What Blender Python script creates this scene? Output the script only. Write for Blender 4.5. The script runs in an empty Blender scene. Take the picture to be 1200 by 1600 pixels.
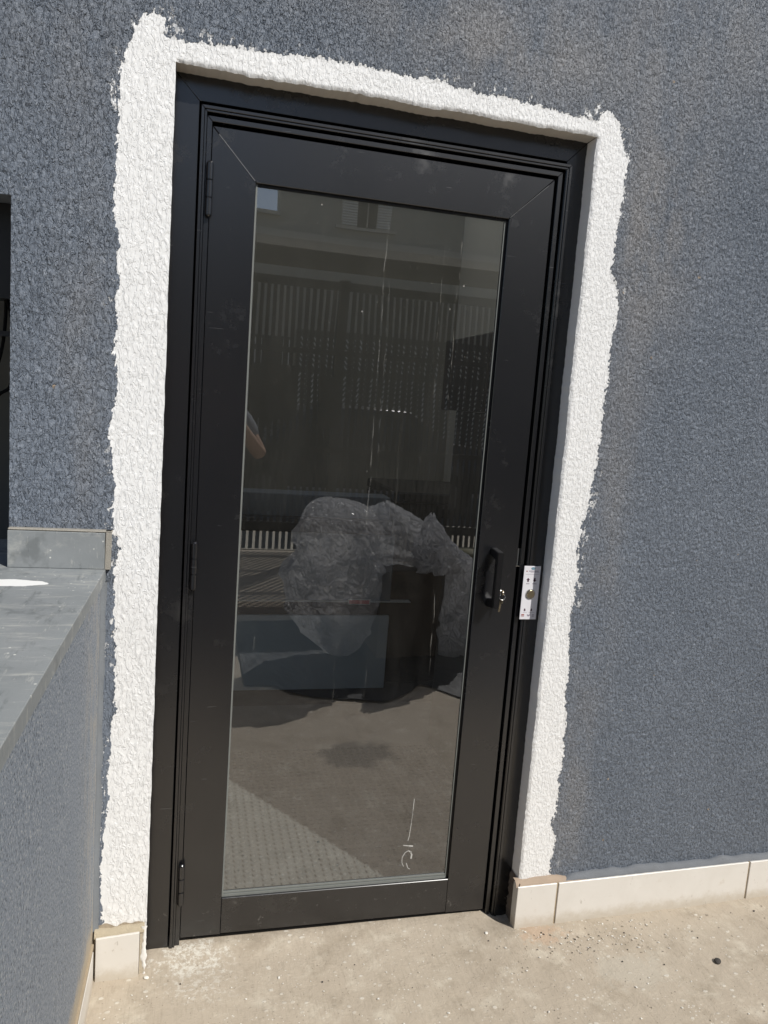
import bpy, bmesh, math, random
import numpy as np
from mathutils import Vector, Matrix, noise as mnoise
random.seed(7); rng = np.random.default_rng(11)
S = bpy.context.scene
COL = S.collection

# ------------------------------------------------------------------ camera, sky, sun, exposure
cam_d = bpy.data.cameras.new('camera'); cam = bpy.data.objects.new('camera', cam_d); COL.objects.link(cam)
cam.location = (-0.019, -1.972, 1.4795)
cam.rotation_euler = tuple(math.radians(a) for a in (82.097, -4.211, -13.848))
cam_d.sensor_fit = 'VERTICAL'; cam_d.sensor_height = 32; cam_d.lens = 24
cam_d.clip_start = 0.01; cam_d.clip_end = 500
S.camera = cam
TO_SUN = Vector((0.67, -1.0, 1.2)).normalized()
W = bpy.data.worlds.new('World'); S.world = W; W.use_nodes = True
wn = W.node_tree; bg = wn.nodes['Background']
sky = wn.nodes.new('ShaderNodeTexSky'); sky.sky_type = 'NISHITA'; sky.sun_disc = False
sky.sun_elevation = math.asin(TO_SUN.z); sky.sun_rotation = math.atan2(TO_SUN.x, TO_SUN.y)
wn.links.new(sky.outputs[0], bg.inputs[0]); bg.inputs[1].default_value = 0.09
sd_ = bpy.data.lights.new('sun', 'SUN'); sd_.energy = 4.35; sd_.angle = math.radians(0.5); sd_.color = (1.0, 0.968, 0.915)
sun = bpy.data.objects.new('sun', sd_); COL.objects.link(sun)
sun.rotation_euler = TO_SUN.to_track_quat('Z', 'Y').to_euler(); sun.location = (3, -5, 6)
S.view_settings.view_transform = 'Standard'; S.view_settings.look = 'None'
S.view_settings.exposure = 0.0; S.view_settings.gamma = 1.0; S.view_settings.use_curve_mapping = False

# ------------------------------------------------------------------ helpers
def empty(name, loc, label=None, cat=None, group=None, rz=0):
    o = bpy.data.objects.new(name, None); COL.objects.link(o)
    o.location = loc; o.rotation_euler = (0, 0, rz); o.empty_display_size = .05
    tag(o, label, cat, group); return o
def tag(o, label=None, cat=None, group=None, kind=None):
    if label: o['label'] = label
    if cat: o['category'] = cat
    if group: o['group'] = group
    if kind: o['kind'] = kind
    return o
def link(name, me, mat, parent=None, loc=(0, 0, 0), rot=None):
    o = bpy.data.objects.new(name, me); COL.objects.link(o)
    if mat is not None:
        for m in (mat if isinstance(mat, (list, tuple)) else [mat]): me.materials.append(m)
    o.location = loc
    if rot: o.rotation_euler = rot
    if parent: o.parent = parent
    return o
def bm_obj(name, bm, mat, parent=None, smooth=False, loc=(0, 0, 0), rot=None):
    me = bpy.data.meshes.new(name); bm.normal_update(); bm.to_mesh(me); bm.free()
    if smooth:
        me.polygons.foreach_set('use_smooth', [True] * len(me.polygons))
    return link(name, me, mat, parent, loc, rot)
def add_box(bm, x0, x1, y0, y1, z0, z1, bevel=0.0, M=None, seg=1):
    r = bmesh.ops.create_cube(bm, size=1)
    vs = r['verts']
    for v in vs:
        v.co = Vector(((x0 + x1) / 2 + v.co.x * (x1 - x0), (y0 + y1) / 2 + v.co.y * (y1 - y0), (z0 + z1) / 2 + v.co.z * (z1 - z0)))
        if M is not None: v.co = M @ v.co
    if bevel > 0:
        es = list({e for v in vs for e in v.link_edges})
        bmesh.ops.bevel(bm, geom=es, offset=bevel, segments=seg, affect='EDGES', profile=.6)
def box(name, b, mat, parent=None, bevel=0.0, loc=(0, 0, 0), rot=None, seg=1):
    bm = bmesh.new(); add_box(bm, *b, bevel=bevel, seg=seg); return bm_obj(name, bm, mat, parent, False, loc, rot)
def add_prism(bm, pts, y0, y1, axis='y'):
    """polygon in (x,z) swept from y0 to y1"""
    f = [bm.verts.new((x, y0, z)) for x, z in pts]; b = [bm.verts.new((x, y1, z)) for x, z in pts]
    bm.faces.new(f[::-1]); bm.faces.new(b)
    n = len(pts)
    for i in range(n):
        bm.faces.new((f[i], f[(i + 1) % n], b[(i + 1) % n], b[i]))
    bmesh.ops.recalc_face_normals(bm, faces=bm.faces)
def add_cyl(bm, p0, p1, r0, r1=None, seg=20, cap=True):
    p0, p1 = Vector(p0), Vector(p1); d = p1 - p0; q = d.to_track_quat('Z', 'Y').to_matrix().to_4x4()
    r = bmesh.ops.create_cone(bm, cap_ends=cap, segments=seg, radius1=r0, radius2=r0 if r1 is None else r1, depth=d.length)
    bmesh.ops.transform(bm, matrix=Matrix.Translation((p0 + p1) / 2) @ q, verts=r['verts'])
def add_tube(bm, pts, r, seg=8):
    pts = [Vector(p) for p in pts]; rings = []
    for i, p in enumerate(pts):
        t = (pts[min(i + 1, len(pts) - 1)] - pts[max(i - 1, 0)]).normalized()
        a = t.orthogonal().normalized() if not rings else (prev - t * prev.dot(t)).normalized()
        prev = a; b = t.cross(a)
        rings.append([bm.verts.new(p + (a * math.cos(k * 2 * math.pi / seg) + b * math.sin(k * 2 * math.pi / seg)) * r) for k in range(seg)])
    for i in range(len(rings) - 1):
        for k in range(seg):
            f = bm.faces.new((rings[i][k], rings[i][(k + 1) % seg], rings[i + 1][(k + 1) % seg], rings[i + 1][k])); f.smooth = True
    bm.faces.new(rings[0][::-1]); bm.faces.new(rings[-1])
def torus(bm, c, R, r, M, seg=28, rs=8):
    rings = []
    for i in range(seg):
        a = i * 2 * math.pi / seg; ring = []
        for k in range(rs):
            b = k * 2 * math.pi / rs
            ring.append(bm.verts.new(Vector(c) + M @ Vector(((R + r * math.cos(b)) * math.cos(a), (R + r * math.cos(b)) * math.sin(a), r * math.sin(b)))))
        rings.append(ring)
    for i in range(seg):
        for k in range(rs):
            f = bm.faces.new((rings[i][k], rings[(i + 1) % seg][k], rings[(i + 1) % seg][(k + 1) % rs], rings[i][(k + 1) % rs])); f.smooth = True

# numpy gradient noise
PERM = rng.permutation(512); ANG = rng.random(512) * 2 * np.pi; GX, GY = np.cos(ANG), np.sin(ANG)
def perlin(x, y, off=0):
    x = x + off * 17.31; y = y + off * 9.77
    xi = np.floor(x).astype(np.int64); yi = np.floor(y).astype(np.int64); xf = x - xi; yf = y - yi
    u = xf * xf * xf * (xf * (xf * 6 - 15) + 10); v = yf * yf * yf * (yf * (yf * 6 - 15) + 10)
    def g(ix, iy, dx, dy):
        h = PERM[(ix + PERM[iy & 511]) & 511]; return GX[h] * dx + GY[h] * dy
    a = g(xi, yi, xf, yf); b = g(xi + 1, yi, xf - 1, yf); c = g(xi, yi + 1, xf, yf - 1); d = g(xi + 1, yi + 1, xf - 1, yf - 1)
    return ((a + (b - a) * u) * (1 - v) + (c + (d - c) * u) * v) * 1.5
def sstep(a, b, x):
    t = np.clip((x - a) / (b - a), 0, 1); return t * t * (3 - 2 * t)
def segs(*kv):
    """kv: stop, step, stop, step ... stop -> increasing coordinates hitting every stop"""
    out = [kv[0]]
    for i in range(1, len(kv), 2):
        a, st, b = kv[i - 1], kv[i], kv[i + 1]; n = max(1, int(round((b - a) / st)))
        out += list(a + (b - a) * (np.arange(1, n + 1) / n))
    return np.array(out)
def grid_mesh(name, P, keep, attrs=None, smooth=True):
    """P: (ny,nx,3) vertex grid; keep: (ny-1,nx-1) bool"""
    ny, nx = P.shape[:2]; idx = np.arange(ny * nx).reshape(ny, nx)
    q = np.stack([idx[:-1, :-1], idx[:-1, 1:], idx[1:, 1:], idx[1:, :-1]], -1)[keep]
    used = np.zeros(ny * nx, bool); used[q.ravel()] = True
    remap = np.cumsum(used) - 1; q = remap[q]; co = P.reshape(-1, 3)[used]
    me = bpy.data.meshes.new(name); me.vertices.add(len(co)); me.vertices.foreach_set('co', co.astype(np.float32).ravel())
    me.loops.add(q.size); me.loops.foreach_set('vertex_index', q.ravel().astype(np.int32))
    me.polygons.add(len(q)); me.polygons.foreach_set('loop_start', np.arange(0, q.size, 4, dtype=np.int32))
    me.polygons.foreach_set('loop_total', np.full(len(q), 4, np.int32))
    me.polygons.foreach_set('use_smooth', np.full(len(q), smooth, bool))
    me.update(calc_edges=True)
    for k, a in (attrs or {}).items():
        at = me.attributes.new(k, 'FLOAT', 'POINT'); at.data.foreach_set('value', a.reshape(-1)[used].astype(np.float32))
    return me

# ------------------------------------------------------------------ materials
class N:
    def __init__(s, name):
        s.m = bpy.data.materials.new(name); s.m.use_nodes = True; s.t = s.m.node_tree; s.t.nodes.clear()
        s.out = s.t.nodes.new('ShaderNodeOutputMaterial')
    def n(s, typ, **kw):
        o = s.t.nodes.new('ShaderNode' + typ)
        for k, v in kw.items(): setattr(o, k, v)
        return o
    def put(s, sock, v):
        if isinstance(v, bpy.types.NodeSocket): s.t.links.new(v, sock)
        elif isinstance(v, (tuple, list)):
            sock.default_value = (*v, 1.0) if len(v) == 3 and sock.type == 'RGBA' else v
        elif v is not None: sock.default_value = v
    def math(s, op, a, b=None, c=None, clamp=False):
        o = s.n('Math', operation=op, use_clamp=clamp)
        for i, v in enumerate((a, b, c)):
            if v is not None: s.put(o.inputs[i], v)
        return o.outputs[0]
    def mix(s, f, a, b):
        o = s.n('Mix', data_type='RGBA'); s.put(o.inputs[0], f); s.put(o.inputs[6], a); s.put(o.inputs[7], b); return o.outputs[2]
    def attr(s, name): return s.n('Attribute', attribute_name=name).outputs['Fac']
    def pos(s): return s.n('NewGeometry').outputs['Position']
    def obj(s): return s.n('TexCoord').outputs['Object']
    def mapv(s, v, scale=(1, 1, 1), loc=(0, 0, 0), rot=(0, 0, 0)):
        o = s.n('Mapping'); s.put(o.inputs['Vector'], v); o.inputs['Scale'].default_value = scale; o.inputs['Location'].default_value = loc; o.inputs['Rotation'].default_value = rot; return o.outputs[0]
    def noise(s, v, scale, detail=3, rough=.55, dist=0.0):
        o = s.n('TexNoise'); s.put(o.inputs['Vector'], v); o.inputs['Scale'].default_value = scale; o.inputs['Detail'].default_value = detail
        o.inputs['Roughness'].default_value = rough; o.inputs['Distortion'].default_value = dist; return o.outputs['Fac']
    def vor(s, v, scale, feature='F1', rnd=1.0):
        o = s.n('TexVoronoi', feature=feature); s.put(o.inputs['Vector'], v); o.inputs['Scale'].default_value = scale; o.inputs['Randomness'].default_value = rnd; return o
    def ss(s, x, a, b, lo=0.0, hi=1.0):
        o = s.n('MapRange', interpolation_type='SMOOTHSTEP'); s.put(o.inputs[0], x); s.put(o.inputs[1], a); s.put(o.inputs[2], b); o.inputs[3].default_value = lo; o.inputs[4].default_value = hi; return o.outputs[0]
    def bump(s, h, strength=.5, dist=.002, normal=None):
        o = s.n('Bump'); s.put(o.inputs['Height'], h); o.inputs['Strength'].default_value = strength; o.inputs['Distance'].default_value = dist
        if normal: s.put(o.inputs['Normal'], normal)
        return o.outputs[0]
    def bsdf(s, color, rough=.6, metal=0.0, spec=.5, normal=None, **kw):
        o = s.n('BsdfPrincipled'); s.put(o.inputs['Base Color'], color); s.put(o.inputs['Roughness'], rough); s.put(o.inputs['Metallic'], metal)
        s.put(o.inputs['Specular IOR Level'], spec)
        if normal: s.put(o.inputs['Normal'], normal)
        for k, v in kw.items(): s.put(o.inputs[k], v)
        return o.outputs[0]
    def done(s, sh): s.t.links.new(sh, s.out.inputs[0]); return s.m

def plain(name, col, rough=.6, metal=0., spec=.5, var=.12, nscale=18, bump=.15, bdist=.001):
    a = N(name); p = a.obj(); f = a.noise(p, nscale, 4)
    c = a.mix(f, tuple(x * (1 - var) for x in col), tuple(min(1, x * (1 + var)) for x in col))
    nb = a.bump(a.noise(p, nscale * 12, 3), bump, bdist) if bump else None
    return a.done(a.bsdf(c, a.math('MULTIPLY_ADD', f, .12, rough - .06), metal, spec, nb))

def stucco_mat():
    a = N('stucco_paint'); p = a.pos()
    sd = a.attr('sd'); h = a.attr('h'); dust = a.attr('dust'); cem = a.attr('cement'); smo = a.attr('smooth')
    n1 = a.noise(a.mapv(p, (1, 1, .6)), 95, 3, .6); n2 = a.noise(p, 22, 3, .6)
    e = a.math('ADD', sd, a.math('MULTIPLY', a.math('SUBTRACT', h, .55), .010))
    e = a.math('ADD', e, a.math('MULTIPLY', a.math('SUBTRACT', n1, .5), .022))
    e = a.math('ADD', e, a.math('MULTIPLY', a.math('SUBTRACT', n2, .5), .020))
    white = a.ss(e, -.0006, .0006)
    # small flecks of white near the outline
    fl = a.math('MULTIPLY', a.ss(a.noise(a.mapv(p, (1, 1, .6)), 75, 3, .75), .56, .60), a.ss(sd, -.034, -.010))
    fl2 = a.math('MULTIPLY', a.ss(a.noise(p, 7, 2), .50, .60), fl)
    white = a.math('MAXIMUM', white, a.math('MULTIPLY', fl2, .9))
    # dark grey-blue coat
    gx = a.n('SeparateXYZ'); a.put(gx.inputs[0], p)
    g = a.mix(a.math('ADD', a.noise(p, 3.1, 4, .6), a.ss(gx.outputs[2], 1.1, 2.3, .12, -.38)), (.110, .134, .170), (.188, .216, .260))  # darker with height: vignette put into the coat colour
    g = a.mix(a.math('MULTIPLY', a.ss(h, .55, 1.0), a.noise(p, 40, 2)), g, (.29, .32, .365))
    dn = a.math('MULTIPLY', dust, a.ss(a.noise(a.mapv(p, (1, 1, .45)), 9, 5, .65), .3, .62))
    g = a.mix(a.math('MULTIPLY', dn, .48), g, (.34, .31, .28))
    chips = a.ss(a.vor(p, 9.0).outputs['Distance'], .045, .030)
    chips = a.math('MULTIPLY', chips, a.ss(a.noise(p, 130, 2), .46, .55))
    g = a.mix(chips, g, (.40, .31, .22))
    w = a.mix(a.noise(p, 6, 4, .6), (.76, .76, .75), (.83, .83, .82))
    
    c = a.mix(white, g, w)
    cm = a.mix(a.noise(p, 30, 4), (.30, .25, .19), (.42, .35, .26))
    cz = a.ss(a.math('ADD', cem, a.math('MULTIPLY', a.math('SUBTRACT', n1, .5), .5)), .45, .55)
    c = a.mix(cz, c, cm)
    sxyz = a.n('SeparateXYZ'); a.put(sxyz.inputs[0], p)
    lf = a.ss(sxyz.outputs[0], .5, -.05)
    fa = a.noise(a.mapv(p, (1, 0, .46)), 165, 3, .6, .35); fb = a.noise(a.mapv(p, (1, 0, .42), rot=(0, .25, 0)), 105, 3, .6, .8)
    fm = a.math('ADD', a.math('MULTIPLY', fa, a.math('SUBTRACT', 1.0, lf)), a.math('MULTIPLY', fb, lf))
    cl = a.math('ADD', a.ss(fm, .46, .53), a.math('MULTIPLY', a.ss(fm, .60, .64), .7))
    bh = a.math('ADD', cl, a.math('MULTIPLY', a.noise(a.mapv(p, (1, 1, .7)), 330, 3, .65), .55))
    bh = a.math('MULTIPLY', bh, a.math('MULTIPLY', a.math('SUBTRACT', 1.0, a.math('MULTIPLY', smo, .75)), a.math('SUBTRACT', 1.0, a.math('MULTIPLY', white, .84))))
    nb = a.bump(bh, 1.0, .0052)
    return a.done(a.bsdf(c, a.math('MULTIPLY_ADD', white, .22, .40), 0, .6, nb))
M_STUCCO = stucco_mat()

def concrete_mat():
    a = N('worn_concrete'); p = a.pos()
    sp = a.n('SeparateXYZ'); a.put(sp.inputs[0], p)
    X, Y = sp.outputs[0], sp.outputs[1]
    def blob(cx, cy, r, rag=.06, sc=25):
        dx = a.math('SUBTRACT', X, cx); dy = a.math('SUBTRACT', Y, cy)
        d = a.math('SQRT', a.math('ADD', a.math('MULTIPLY', dx, dx), a.math('MULTIPLY', a.math('MULTIPLY', dy, dy), 2.0)))
        return a.ss(a.math('ADD', d, a.math('MULTIPLY', a.math('SUBTRACT', a.noise(p, sc, 4, .7), .5), rag * 2)), r, r * .55)
    c = a.mix(a.noise(p, 2.2, 5, .62), (.40, .338, .262), (.505, .437, .345))
    c = a.mix(a.ss(a.noise(a.mapv(p, (1, 1, 1)), 11, 5, .7), .5, .75), c, (.57, .51, .41))
    c = a.mix(a.math('MULTIPLY', a.ss(a.noise(p, 7, 5, .75), .50, .68), .5), c, (.30, .25, .185))
    c = a.mix(a.math('MULTIPLY', a.ss(a.noise(a.mapv(p, (1, .14, 1), rot=(0, 0, .35)), 150, 3, .7), .45, .8), .28), c, (.22, .185, .14))
    # aggregate dots and dried paint drops
    v = a.vor(a.mapv(p, (1, 1.3, 1)), 26); dr = a.ss(a.math('ADD', v.outputs['Distance'], a.math('MULTIPLY', a.noise(p, 120, 2), .16)), .26, .20)
    keep = a.ss(a.noise(p, 5.5, 3, .6), .44, .56); c = a.mix(a.math('MULTIPLY', a.math('MULTIPLY', dr, keep), .8), c, (.62, .58, .50))
    v2 = a.vor(p, 75); d2 = a.ss(v2.outputs['Distance'], .20, .12); c = a.mix(a.math('MULTIPLY', a.math('MULTIPLY', d2, a.ss(a.noise(p, 9, 2), .47, .6)), .8), c, (.66, .63, .56))
    v3 = a.vor(a.mapv(p, loc=(3, 1, 0)), 70); d3 = a.ss(v3.outputs['Distance'], .12, .07); c = a.mix(a.math('MULTIPLY', d3, .55), c, (.10, .085, .07))
    c = a.mix(a.math('MULTIPLY', a.math('MULTIPLY', blob(.04, -.055, .10, .14, 45), a.ss(a.noise(p, 75, 4, .75), .42, .58)), .85), c, (.68, .65, .57))
    c = a.mix(a.math('MULTIPLY', a.math('MULTIPLY', blob(.06, -.15, .10, .14, 50), a.ss(a.noise(p, 60, 4, .75), .48, .6)), .7), c, (.62, .58, .50))
    c = a.mix(a.math('MULTIPLY', blob(1.02, -.125, .07, .13, 40), .3), c, (.50, .30, .18))
    c = a.mix(a.math('MULTIPLY', blob(1.2, -.30, .12, .14, 18), .45), c, (.50, .46, .38))
    c = a.mix(a.math('MULTIPLY', blob(.72, -1.05, .20, .16, 10), .6), c, (.17, .15, .125))
    c = a.mix(a.math('MULTIPLY', blob(.05, -.42, .12, .14, 18), .5), c, (.55, .50, .40))
    h = a.math('ADD', a.noise(p, 75, 6, .78), a.math('MULTIPLY', a.noise(p, 320, 3, .6), .5))
    h = a.math('ADD', h, a.math('MULTIPLY', dr, .25))
    return a.done(a.bsdf(c, .85, 0, .25, a.bump(h, .8, .003)))
M_CONC = concrete_mat()

def metal_black():
    a = N('black_coated_aluminium'); p = a.pos()
    f = a.noise(a.mapv(p, (1, 1, .5)), 2.5, 2, .5)
    smudge = a.ss(a.noise(a.mapv(p, loc=(2, 0, 5)), 7, 5, .7), .56, .78)
    c = a.mix(f, (.0055, .0058, .0072), (.0095, .0100, .012))
    c = a.mix(a.math('MULTIPLY', smudge, .4), c, (.040, .038, .035))
    sp = a.n('SeparateXYZ'); a.put(sp.inputs[0], p)
    low = a.ss(sp.outputs[2], .20, .0); sc = a.ss(a.noise(p, 38, 4, .75), .62, .72)
    c = a.mix(a.math('MULTIPLY', a.math('MULTIPLY', low, sc), .35), c, (.25, .24, .22))
    scr = a.ss(a.noise(a.mapv(p, (1, 1, 14), rot=(0, .2, 0)), 13, 2), .735, .75); c = a.mix(a.math('MULTIPLY', scr, .25), c, (.2, .2, .2))
    r = a.math('ADD', a.math('MULTIPLY', f, .06), a.math('MULTIPLY_ADD', smudge, .16, .23))
    return a.done(a.bsdf(c, r, 0, 1.0, a.bump(a.noise(p, 900, 2), .03, .0002)))
M_BLACK = metal_black()
M_GAP = plain('dark_rubber_seal', (.006, .006, .006), .8, spec=.1, bump=0)
M_BEAD = plain('grey_silicone_bead', (.17, .18, .17), .5, nscale=40)
M_REVEAL = plain('smooth_white_render', (.62, .58, .52), .8, var=.10, nscale=14, bump=.4, bdist=.002)
M_REVEAL_R = plain('smooth_white_paint', (.80, .80, .80), .75, var=.06, nscale=14, bump=.4, bdist=.002)
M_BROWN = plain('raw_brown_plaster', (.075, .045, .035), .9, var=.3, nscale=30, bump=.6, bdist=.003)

def glass_mat():
    a = N('tinted_reflective_glass'); p = a.pos()
    lw = a.n('LayerWeight'); lw.inputs[0].default_value = .5
    f5 = a.math('POWER', lw.outputs['Facing'], 4.0)
    R = a.math('MULTIPLY_ADD', f5, .5, .21)
    gl = a.n('BsdfGlossy'); gl.inputs['Roughness'].default_value = 0.0; gl.inputs['Color'].default_value = (.96, .97, 1, 1)
    gl.inputs['Normal'].default_value = (0, 0, 0)
    wb = a.bump(a.noise(a.mapv(p, (1, 1, 1)), 2.2, 1), .08, .01); a.put(gl.inputs['Normal'], wb)
    tr = a.n('BsdfTransparent'); tr.inputs[0].default_value = (.82, .85, .84, 1)
    m1 = a.n('MixShader'); a.put(m1.inputs[0], R); a.put(m1.inputs[1], tr.outputs[0]); a.put(m1.inputs[2], gl.outputs[0])
    # dust film, painted veil on the upper pane, dried runs and spots
    sp = a.n('SeparateXYZ'); a.put(sp.inputs[0], p); X, Z = sp.outputs[0], sp.outputs[2]
    film = a.math('ADD', a.math('MULTIPLY', a.ss(Z, .95, 1.4), .006), 0.0)  # extra haze added over the upper pane to brighten the veil
    film = a.math('ADD', film, a.math('MULTIPLY_ADD', a.ss(a.noise(a.mapv(p, (1, 1, .35)), 6, 5, .7), .35, .8), .014, .0015))
    runs = None
    for (cx, zt, zb, w, amp, s) in ((.445, 1.95, 1.05, .0022, .16, 1), (.461, 1.80, 1.25, .0016, .10, 2), (.60, 1.93, 1.45, .0016, .10, 3), (.645, 1.95, 1.40, .0022, .15, 4), (.385, 1.05, .55, .0012, .08, 5), (.655, .98, .72, .0015, .22, 6), (.52, 1.6, .9, .0014, .05, 7), (.473, .78, .42, .0013, .08, 8)):
        wob = a.math('MULTIPLY', a.math('SUBTRACT', a.noise(a.mapv(p, (0, 0, 1), loc=(s * 3.1, 0, 0)), 9, 2), .5), .022)
        d = a.math('ABSOLUTE', a.math('SUBTRACT', a.math('ADD', X, wob), cx))
        k = a.math('MULTIPLY', a.ss(d, w * .8, w * .1), a.math('MULTIPLY', a.ss(Z, zt, zt - .03), a.ss(Z, zb, zb + .12)))
        k = a.math('MULTIPLY', k, a.math('MULTIPLY', a.ss(a.noise(a.mapv(p, (1, 1, .5), loc=(s, 0, 0)), 60, 3), .40, .64), amp * 1.0))
        runs = k if runs is None else a.math('ADD', runs, k)
    v = a.vor(p, 17); sp1 = a.math('MULTIPLY', a.ss(a.math('ADD', v.outputs['Distance'], a.math('MULTIPLY', a.noise(p, 150, 2), .06)), .085, .05), a.ss(a.noise(p, 3, 2), .45, .62))
    v2 = a.vor(a.mapv(p, loc=(5, 2, 1)), 60); sp2 = a.math('MULTIPLY', a.ss(v2.outputs['Distance'], .09, .04), .5)
    hi = a.ss(Z, 1.0, 1.95)
    spots = a.math('MULTIPLY', a.math('ADD', sp1, sp2), a.math('MULTIPLY_ADD', hi, .32, .10))
    smear = a.math('MULTIPLY', a.ss(a.noise(a.mapv(p, (3, 3, .5), rot=(0, -.6, 0)), 14, 4, .7), .66, .80), .05)
    tot = a.math('ADD', a.math('ADD', film, runs), a.math('ADD', spots, smear), clamp=True)
    df = a.n('BsdfDiffuse'); df.inputs[0].default_value = (.72, .70, .64, 1)
    m2 = a.n('MixShader'); a.put(m2.inputs[0], tot); a.put(m2.inputs[1], m1.outputs[0]); a.put(m2.inputs[2], df.outputs[0])
    return a.done(m2.outputs[0])
M_GLASS = glass_mat()
def clear_mat():
    a = N('clear_glass_back'); t = a.n('BsdfTransparent'); t.inputs[0].default_value = (1, 1, 1, 1); return a.done(t.outputs[0])
M_CLEAR = clear_mat()

def slate_mat():
    a = N('dark_slate_stone'); p = a.pos()
    c = a.mix(a.noise(p, 4, 5, .65), (.15, .165, .170), (.30, .315, .320))
    c = a.mix(a.math('MULTIPLY', a.ss(a.noise(a.mapv(p, (3, .7, 1), rot=(0, 0, .5)), 12, 5, .7), .55, .75), .6), c, (.05, .06, .065))
    c = a.mix(a.math('MULTIPLY', a.ss(a.noise(a.mapv(p, (.6, 3, 1), rot=(0, 0, -.7)), 14, 5, .75), .50, .72), .7), c, (.42, .42, .39))
    c = a.mix(a.math('MULTIPLY', a.ss(a.noise(a.mapv(p, (3.5, .5, 1), rot=(0, 0, .25)), 26, 3, .7), .60, .72), .5), c, (.42, .42, .39))
    c = a.mix(a.math('MULTIPLY', a.ss(a.noise(p, 5, 5, .7), .56, .66), .45), c, (.075, .085, .085))
    sp = a.ss(a.vor(p, 60).outputs['Distance'], .15, .09); c = a.mix(a.math('MULTIPLY', sp, a.ss(a.noise(p, 8, 2), .5, .6)), c, (.6, .6, .56))
    sx = a.n('SeparateXYZ'); a.put(sx.inputs[0], p)
    def spill(cx, cy, rx, ry, rag):
        dx = a.math('DIVIDE', a.math('SUBTRACT', sx.outputs[0], cx), rx); dy = a.math('DIVIDE', a.math('SUBTRACT', sx.outputs[1], cy), ry)
        d = a.math('SQRT', a.math('ADD', a.math('MULTIPLY', dx, dx), a.math('MULTIPLY', dy, dy)))
        return a.ss(a.math('ADD', d, a.math('MULTIPLY', a.math('SUBTRACT', a.noise(p, 25, 3), .5), rag)), 1.02, .97)
    up = a.ss(sx.outputs[2], 1.07, 1.06)
    c = a.mix(a.math('MULTIPLY', spill(-.42, -.235, .115, .032, .6), up), c, (.80, .80, .78))
    c = a.mix(a.math('MULTIPLY', spill(-.232, -.073, .035, .02, 1.4), a.ss(sx.outputs[2], 1.125, 1.13)), c, (.78, .78, .76))
    return a.done(a.bsdf(c, .55, 0, .4, a.bump(a.noise(p, 160, 4), .25, .001)))
M_SLATE = slate_mat()
def sidewall_mat():
    a = N('speckled_side_render'); p = a.pos()
    c = a.mix(a.noise(p, 2.5, 4), (.175, .205, .245), (.235, .265, .305))
    n = a.noise(p, 190, 3, .7); c = a.mix(a.ss(n, .52, .66), c, (.38, .39, .40)); c = a.mix(a.ss(n, .46, .33), c, (.045, .053, .068))
    sy = a.n('SeparateXYZ'); a.put(sy.inputs[0], p)
    near = a.ss(sy.outputs[1], -.42, -.09)
    d = a.math('MULTIPLY', a.ss(a.noise(a.mapv(p, (1, 1, .35)), 28, 4, .7), .40, .62), near)
    c = a.mix(a.math('MULTIPLY', d, .62), c, (.36, .33, .28))
    low = a.ss(a.math('ADD', sy.outputs[2], a.math('MULTIPLY', a.math('SUBTRACT', a.noise(p, 18, 4), .5), .1)), .17, .10)
    c = a.mix(a.math('MULTIPLY', low, .85), c, (.43, .36, .26))
    h = a.math('ADD', n, a.math('MULTIPLY', a.noise(p, 60, 3), .6))
    return a.done(a.bsdf(c, .7, 0, .35, a.bump(h, .6, .0028)))
M_SIDE = sidewall_mat()
def tile_mat():
    a = N('beige_ceramic_tile'); p = a.pos()
    c = a.mix(a.noise(p, 9, 5, .6, .8), (.60, .57, .52), (.72, .695, .65))
    c = a.mix(a.math('MULTIPLY', a.ss(a.noise(p, 30, 5, .7), .58, .75), .35), c, (.47, .40, .31))
    tz = a.n('SeparateXYZ'); a.put(tz.inputs[0], a.pos()); gl_ = a.math('SUBTRACT', tz.outputs[2], a.math('MULTIPLY', tz.outputs[0], .024))
    c = a.mix(a.math('MULTIPLY', a.ss(a.math('ADD', gl_, a.math('MULTIPLY', a.math('SUBTRACT', a.noise(a.pos(), 35, 4, .7), .5), .05)), .020, -.022), .6), c, (.42, .36, .27))
    c = a.mix(a.math('MULTIPLY', a.ss(a.noise(a.mapv(a.pos(), (1, 1, .4)), 55, 3, .7), .66, .72), .5), c, (.35, .31, .26))
    return a.done(a.bsdf(c, a.math('MULTIPLY_ADD', a.noise(p, 20, 3), .25, .25), 0, .45, a.bump(a.noise(p, 40, 2), .1, .001)))
M_TILE = tile_mat()
M_GROUT = plain('sandy_mortar', (.36, .29, .20), .9, var=.2, nscale=30, bump=.7, bdist=.003)
M_ORANGE = plain('terracotta_mortar', (.36, .28, .21), .9, var=.15, nscale=30, bump=.6, bdist=.002)
M_DUSTG = plain('dusty_grey_mortar', (.31, .29, .25), .9, var=.2, nscale=30, bump=.7, bdist=.003)
M_GREYP = plain('grey_painted_mortar', (.145, .155, .168), .75, var=.2, nscale=25, bump=.6, bdist=.003)

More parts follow.
